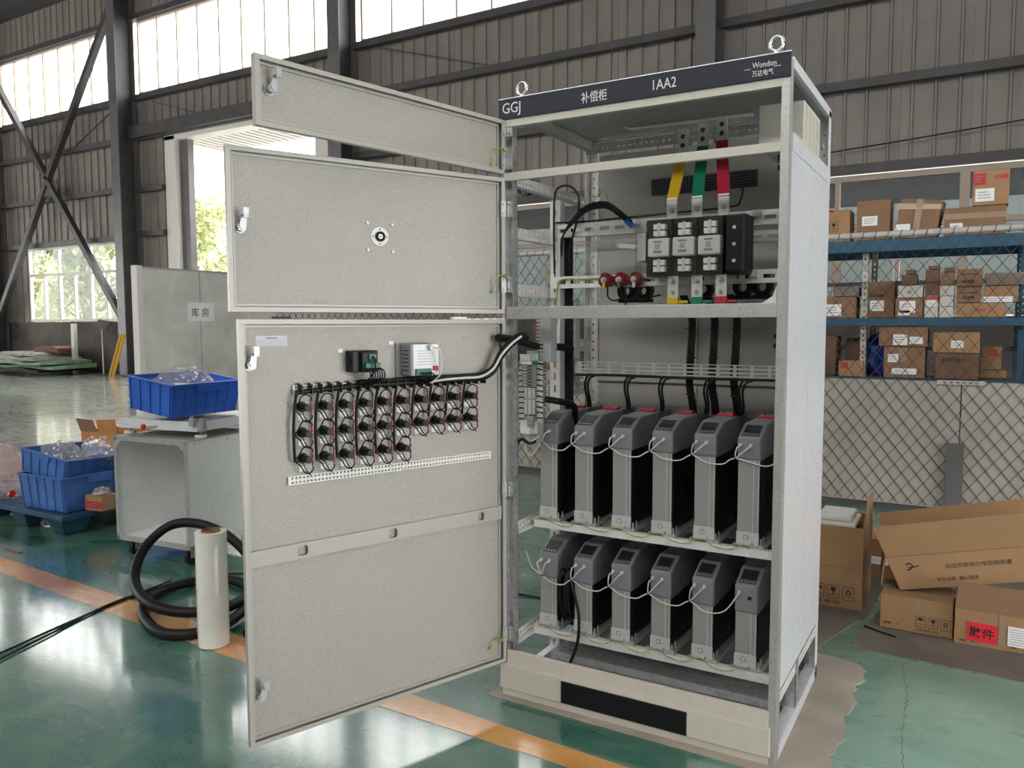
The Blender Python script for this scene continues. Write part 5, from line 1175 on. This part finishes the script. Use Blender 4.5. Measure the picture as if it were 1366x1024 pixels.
# network cables
def netcable(label, zs, T, start, end=None, skip_last=False):
    o = empty('network_cable', label, 'cable'); ztop = zs + T - .068; zn = zs + T - (.112 if T > .38 else .125)
    nodes = []
    for i, xc in enumerate(MODX):
        one = skip_last and i == 5
        n = Vector((xc - .020 - (.022 if i else 0), YF - .016, zn)); 
        if one: nodes.append(Vector((xc - .022, YF - .018, ztop))); continue
        nodes.append(n)
        for dx in (-.028, .007):
            p0 = Vector((xc + dx, YF - .018, ztop)); G().tube(crs([p0, p0 + Vector((-.004, -.016, -.004)), (p0 + n) / 2 + Vector((-.004, -.012, -.004)), n], 5), .0026, 6).build('plug_lead', 'wirew', o)
        G().ring(n + Vector((0, 0, -.003)), (0, 0, 1), .003, .0050, .006, n=8).build('cable_tie', 'black', o)
    P = [Vector(p) for p in start] + [nodes[0]]
    for a, b in zip(nodes, nodes[1:]):
        up_ = 0.03 if (skip_last and b is nodes[-1]) else 0
        P += [a + (b - a) * .33 + Vector((0, -.006, -.020 - up_ * .8)), a + (b - a) * .72 + Vector((0, -.006, -.022 - up_)), b]
    if end: P += [Vector(p) for p in end]
    G().tube(crs(P, 6), .0024, 6).build('cable_run', 'wirew', o)
netcable('white looped network cable across the upper capacitor modules', .646, .410, [(.02, .16, .985), (.012, .15, .93), (.03, .16, .895)], [(.91, YF - .01, .925), (.955, YF, .95)])
netcable('white looped network cable across the lower capacitor modules', .218, .328, [(.03, .12, .53), (.035, .16, .455)], None, True)
# earth wires strung along the shelf fronts
for zs, lb in ((.646, 'green and yellow earth wire strung below the upper modules'), (.218, 'green and yellow earth wire strung below the lower modules')):
    P = [(.02, .10, zs - .03), (.04, .165, zs + .004)]
    for i, xc in enumerate(MODX):
        P += [(xc - .006, .172, zs + .010)]
        if i < 5: P += [(xc + .045, .168, zs - .010), (xc + .10, .168, zs - .013)]
    tag(G().tube(crs(P, 6), .0018, 6).build('earth_wire', 'earth'), lb, 'wire')

# ---- fuse switch
fz = empty('fuse_switch', 'black three-pole fuse switch with white handles under a clear cover', 'switch', (.445, 0, 1.565))
G().box(.02, .375, .235, .340, .004, .205).build('base_block', 'black', fz, .003)
G().box(.322, .375, .180, .235, .012, .195).build('drive_unit', 'black', fz, .004)
for z in (.045, .10, .155): G().cyl((.350, .180, z), (.350, .176, z), .006, n=10).build('screw', 'zinc', fz)
for i in range(3):
    x = .045 + i * .090
    hnd = G().box(x, x + .078, .180, .225, .070, .134).build('fuse_handle', 'white', fz, .006)
    G().box(x + .022, x + .052, .1785, .18, .082, .090).box(x + .022, x + .052, .1785, .18, .118, .124).build('handle_print', 'inkg', hnd)
    G().box(x + .028, x + .046, .1785, .18, .094, .114).build('handle_print', 'galvd', hnd)
    for zb_ in (.018, .142):
        for dx in (.018, .042):
            for dz in (0, .023): G().box(x + dx, x + dx + .018, .190, .215, zb_ + dz, zb_ + dz + .018).build('contact_clip', 'clipw', fz, .001)
        G().box(x + .034, x + .044, .186, .190, zb_ - .002, zb_ + .044).build('contact_blade', 'tin', fz)
    G().box(x + .081, x + .085, .182, .235, .01, .195).build('pole_barrier', 'clear', fz)
    G().box(x + .006, x + .074, .218, .236, .008, .200).build('pole_recess', 'blackm', fz)
g = G(); g.box(.004, .315, .168, .170, -.005, .215).box(.004, .006, .170, .235, -.005, .215).box(.314, .316, .170, .235, -.005, .215).box(.372, .385, .18, .182, 0, .21); g.build('clear_cover', 'clear', fz)
for x, z in ((.03, .0), (.365, -.004), (.375, .205)): G().box(x, x + .026, .325, .342, z, z + .022).cyl((x + .013, .325, z + .011), (x + .013, .316, z + .011), .007, n=6).build('fixing_lug', 'cream', fz)
g = G(); g.bar((-.115, .30, .128), (-.005, .24, .112), .016, .004, (0, 1, 0)); g.cyl((-.115, .295, .128), (-.115, .31, .128), .009, n=8).cyl((-.02, .24, .112), (.02, .24, .112), .012, n=8); g.build('drive_rod', 'zinc', fz)
G().box(-.010, .022, .225, .330, .06, .16).build('drive_bracket', 'galv', fz, .002)
# busbars
names_b = (('yellow', .535, .553, 2.055), ('green', .610, .644, 2.075), ('red', .680, .737, 2.075))
for nm, xt, xb, zt_ in names_b:
    b = empty('busbar', '%s-sleeved busbar rising from the fuse switch to the cabinet top' % nm, 'busbar')
    yt, yb = .42, .255; hw = .019; zt_ = {'yellow': 2.035, 'green': 2.05, 'red': 2.062}[nm]
    g = G(); g.bar((xb, yb, 1.755), (xb, yb, 1.845), .038, .006, (0, 1, 0)); g.build('bare_end', 'tin', b); G().bar((xt, yt, zt_ - .01), (xt, yt, zt_ + .085), .038, .008, (0, 1, 0)).build('bare_end', 'tin', b)
    q = G()
    q.hexa([(xb - hw - .002, yb - .005, 1.836), (xb + hw + .002, yb - .005, 1.836), (xb + hw + .002, yb + .005, 1.836), (xb - hw - .002, yb + .005, 1.836), (xt - hw - .002, yt - .006, zt_), (xt + hw + .002, yt - .006, zt_), (xt + hw + .002, yt + .006, zt_), (xt - hw - .002, yt + .006, zt_)])
    q.build('sleeve', nm + 'b', b, .002)
    for z in (.030, .062): G().cyl((xt, yt - .0045, zt_ + z - .005), (xt, yt - .0052, zt_ + z - .005), .009, n=16).build('bolt_hole', 'steeld', b)
    G().cyl((xb, yb - .003, 1.80), (xb, yb - .012, 1.80), .009, n=6).cyl((xb, yb - .012, 1.80), (xb, yb - .018, 1.80), .005, n=8).build('terminal_bolt', 'zinc', b)
for nm, x in (('yellow', .565), ('green', .652), ('red', .737)):
    b = empty('busbar_tail', 'short %s-ended busbar tail below the fuse switch' % nm, 'busbar')
    G().box(x - .019, x + .019, .238, .244, 1.492, 1.572).build('bare_bar', 'tin', b)
    G().box(x - .0205, x + .0205, .232, .248, 1.470, 1.494).build('sleeve', nm + 'b', b, .002); G().box(x + .02, x + .055, .236, .246, 1.472, 1.482).build('side_lead', nm + 'b', b, .002)
    for z, r_ in ((1.552, .011), (1.512, .008)): G().cyl((x, .238, z), (x, .230, z), r_, n=6).cyl((x, .230, z), (x, .218, z), r_ * .5, n=10).build('terminal_bolt', 'zinc', b)
# insulators
for i, x in enumerate((.276, .337, .397)):
    o = empty('post_insulator', 'dark red round insulator, %s on the lower rail' % ('leftmost of three', 'middle one of three', 'nearest the fuse switch')[i], 'insulator', (x, .30, 1.566), group='red insulators on the lower rail')
    G().cyl((0, .042, 0), (0, .0, 0), .024, .0285, n=22).cyl((0, 0, 0), (0, -.010, 0), .0285, .020, n=22).build('body', 'redi', o, .002)
    G().cyl((0, -.010, 0), (0, -.016, 0), .012, n=6).cyl((0, -.016, 0), (0, -.024, 0), .006, n=8).build('stud', 'zinc', o)
    G().box(-.005, .005, -.014, -.010, -.030, .0).build('wire_lug', ('yellowb', 'green', 'wirew')[i], o)
# current transformers behind the lower rail
for i, (x, z) in enumerate(((.29, 1.53), (.36, 1.53), (.60, 1.53), (.75, 1.535), (.82, 1.535))):
    o = empty('current_transformer', 'black ring current transformer behind the lower rail, %s' % ('below the first insulator', 'below the third insulator', 'behind the green tail', 'right of the fuse switch', 'nearest the right post')[i], 'transformer', (x, .47, z), group='current transformers behind the lower rail')
    G().ring((0, 0, 0), (0, 1, 0), .017, .036, .04, n=18).build('core', 'black', o); G().box(-.03, .03, -.004, .044, -.045, -.03).build('foot', 'black', o); G().box(-.02, .02, 0, .04, .033, .045).build('top_terminal', 'black', o)
# cabling in the cabinet
def cable(label, pts, r, name='cable', m='cable', k=6, cat='cable', group=None, n=7):
    return tag(G().tube(crs(pts, k), r, n).build(name, m), label, cat, group)
cable('single black cable arching over the upper mounting rail', [(.045, .33, 1.60), (.042, .33, 1.75), (.045, .33, 1.90), (.07, .33, 1.938), (.12, .33, 1.932), (.150, .33, 1.885), (.142, .33, 1.80), (.118, .33, 1.72), (.108, .33, 1.665), (.115, .33, 1.64)], .0042)
for i in range(4):
    cable('black cable of the arched bundle into the fuse switch, %s' % ('lowest', 'second lowest', 'second highest', 'highest')[i], [(.06, .36, 1.70 - .01 * i), (.09, .32, 1.75), (.145, .31, 1.797 + i * .007), (.206, .30, 1.832 + i * .007), (.283, .29, 1.835 + i * .007), (.338, .29, 1.80 + i * .007), (.372 + i * .004, .30, 1.770 + i * .003)], .0036, group='arched black cables to the fuse switch')
tag(G().cyl((.362, .295, 1.785), (.385, .30, 1.762), .011, n=12).build('blue_sleeve', 'crate'), 'blue sleeve around the arched black cables', 'sleeve')
cable('thin black cable running along the upper mounting rail', [(.05, .335, 1.80), (.2, .335, 1.797), (.5, .335, 1.803), (.74, .335, 1.81), (.77, .34, 1.83), (.765, .40, 1.88), (.745, .45, 1.885)], .0035)
for i in range(5):
    cable('black riser cable on the left mounting upright, %s' % ('outermost', 'second from outside', 'middle', 'second from inside', 'innermost')[i], [(.068 + i * .007, .38, 1.78), (.064 + i * .007, .39, 1.5), (.066 + i * .007, .39, 1.2), (.07 + i * .007, .39, .9), (.07 + i * .007, .40, .5), (.07 + i * .007, .41, .15)], .0055, group='black riser cables at the left upright')
cable('thick black bundle bending from the terminals to the riser', [(.09, .16, 1.115), (.13, .20, 1.105), (.145, .30, 1.08), (.12, .36, 1.0), (.10, .37, .9)], .013)
cable('thick black bundle entering between door and terminals', [(.012, -.05, 1.352), (.018, .03, 1.345), (.03, .10, 1.332), (.07, .20, 1.31), (.09, .30, 1.31), (.10, .37, 1.30)], .015)
cable('black cable with clips down the front left post', [(.10, .075, .965), (.075, .065, .958), (.052, .055, .972), (.034, .052, .955), (.030, .052, .90), (.028, .052, .6), (.028, .052, .4), (.030, .052, .18)], .0062)
tag(G().tube(crs([(.115, .075, .99), (.10, .07, .975), (.085, .066, .965)], 4), .002, 5).build('white_wire', 'wirew'), 'thin white wire beside the post cable', 'wire')
cable('yellow green wire running down beside the left upright', [(.40, .33, 1.592), (.2, .332, 1.575), (.08, .332, 1.575), (.055, .335, 1.54), (.05, .335, 1.46), (.052, .36, 1.33), (.05, .37, 1.30)], .0035, 'earth_wire', 'earth', cat='wire')
cable('thin earth wire curling above the upper rail', [(.10, .56, 1.90), (.13, .56, 1.935), (.155, .56, 1.95), (.17, .56, 1.92), (.18, .56, 1.85)], .0025, 'earth_wire', 'earth', cat='wire')
cable('black cable under the slotted tray', [(.11, .39, 1.196), (.3, .39, 1.199), (.6, .39, 1.197), (.93, .39, 1.199)], .005)
DR = [.160, .330, .470, .645, .775, .905]
for i, x in enumerate(DR):
    for j in range(2):
        cable('black supply cable dropping to upper module, %s of the %s pair' % (('left', 'right')[j], ordn[i]), [(x + j * .03 + .01, .385, 1.196), (x + j * .016, .385, 1.185), (x + j * .012 - .008, .39, 1.15), (x + j * .010 - .006, .41, 1.10), (x + j * .01 - .02, .45, 1.064)], .0045, group='supply cables to the upper modules')
for i, (x, nm) in enumerate(((.565, 'left'), (.652, 'middle'), (.735, 'right'))):
    o = empty('cable_bundle', 'thick black vertical cable bundle under the cross rail, %s one of three' % nm, 'cable', group='vertical cable bundles')
    for k_ in range(3):
        dx = (k_ - 1) * .009; G().tube(crs([(x + .01 + dx, .33, 1.50), (x + dx, .46, 1.42), (x + dx - .002, .46, 1.30), (x - .006 + dx, .46, 1.18), (x + dx + .003, .47, 1.10), (x + dx, .50, 1.056)], 5), .0058, 7).build('strand', 'cable', o)
    for z in (1.38, 1.27, 1.13): G().box(x - .018, x + .016, .448, .472, z, z + .004).build('cable_tie', 'black', o)
for i in range(3):
    cable('drooping thin black wire under the lower rail, %s' % ('left one', 'middle one', 'right one')[i], [(.27 + i * .06, .34, 1.54), (.275 + i * .06, .33, 1.505), (.30 + i * .055, .33, 1.49), (.34 + i * .05, .35, 1.50), (.36 + i * .05, .40, 1.51)], .0032, cat='wire')
cable('thin black wire with a downward end below the insulators', [(.345, .33, 1.53), (.35, .33, 1.495), (.34, .34, 1.45), (.33, .34, 1.43)], .0035, cat='wire')
# coil of cable between the first two lower modules and its tail
co = empty('cable_coil', 'black cable coil hung between the first two lower modules with a drooping tail', 'cable')
P = []
for i in range(230):
    a = i * .5; s = (i % 97) / 97
    P.append((.162 + .020 * math.cos(i * .17) , .215 + .030 * math.cos(a) + .004 * math.sin(i), .355 + .098 * math.sin(a)))
G().tube(P, .0033, 5).build('coil', 'cable', co)
G().tube(crs([(.19, .19, .43), (.215, .165, .38), (.240, .155, .30), (.238, .15, .20), (.205, .15, .105), (.195, .15, .078)], 6), .0062, 8).build('tail', 'cable', co)

# ---- terminal strip and ducts on the left
ts = empty('terminal_strip', 'vertical strip of grey terminals and relays just inside the left post', 'terminal', (.0, .12, 0))
G().box(.03, .075, .012, .016, .93, 1.30).build('backing_rail', 'galv', ts)
for z in (1.235, .985): G().box(.012, .052, -.01, -.007, z, z + .052).box(.012, .052, -.007, .012, z, z + .003).build('mounting_plate', 'white', ts)
for z in (1.235, .985): G().box(.052, .078, -.005, .012, z, z + .052).build('end_bracket', 'aluc', ts, .001)
for i in range(7):
    z = 1.166 + i * .0118; r_ = G().box(.026, .088, -.022, .012, z, z + .0106).build('relay', 'ctrl', ts, .0006)
    G().box(.034, .046, -.0235, -.022, z + .003, z + .008).build('relay_lever', 'button', r_); G().box(.052, .070, -.0235, -.022, z + .004, z + .0075).build('relay_window', 'black', r_)
G().box(.026, .095, -.024, .012, 1.249, 1.263).build('end_stop', 'green', ts); G().box(.026, .070, -.025, -.020, 1.250, 1.262).build('marker_tag', 'paper', ts)
for i in range(13):
    z = 1.062 + i * .0078; t_ = G().box(.034, .082, -.018, .012, z, z + .0068).build('terminal', 'grayp', ts, .0004)
    g = G(); g.box(.038, .044, -.0195, -.018, z + .0015, z + .0055).box(.054, .062, -.0195, -.018, z + .001, z + .006).box(.072, .078, -.0195, -.018, z + .0015, z + .0055); g.build('terminal_screws', ('paper', 'earth')[i == 7], t_)
for i in range(5):
    z = 1.012 + i * .009; G().box(.045, .075, -.016, .012, z, z + .0078).build('terminal', 'galvd', ts, .0004)
gw, gb = G(), G()
for i in range(34):
    z = 1.035 + i * .0068
    for s in (-1, 1):
        x0 = .030 if s < 0 else .086; x1 = x0 + s * .024
        (gw if (i + s) % 3 else gb).tube([(x0, -.012, z), ((x0 + x1) / 2, -.022 - .004 * rnd.random(), z + .002), (x1, -.010, z - .004 * rnd.random())], .0019, 5)
        gb.tube([(x1, -.010, z - .002), (x1 + s * .008, .0, z - .008 * rnd.random())], .0016, 5)
tag(gw.build('white_wires', 'wirew', ts), kind='stuff'); tag(gb.build('black_wires', 'cable', ts), kind='stuff')
for (x0, z0, z1, lb) in ((.055, 1.255, 1.43, 'grey slotted wiring duct above the terminal strip'), (.004, .95, 1.03, 'grey slotted wiring duct below the terminal strip')):
    dk = empty('wiring_duct', lb, 'duct', (0, .19, 0))
    g = G(); g.box(x0 + .030, x0 + .062, -.03, .02, z0, z1); g.build('duct_side', 'grayp', dk)
    n = int((z1 - z0) / .014)
    for i in range(n): G().box(x0, x0 + .030, -.028, -.025, z0 + i * .014, z0 + i * .014 + .008).build('duct_finger', 'grayp', dk)
    G().box(x0, x0 + .03, .0, .002, z0, z1).build('duct_back', 'grayp', dk)
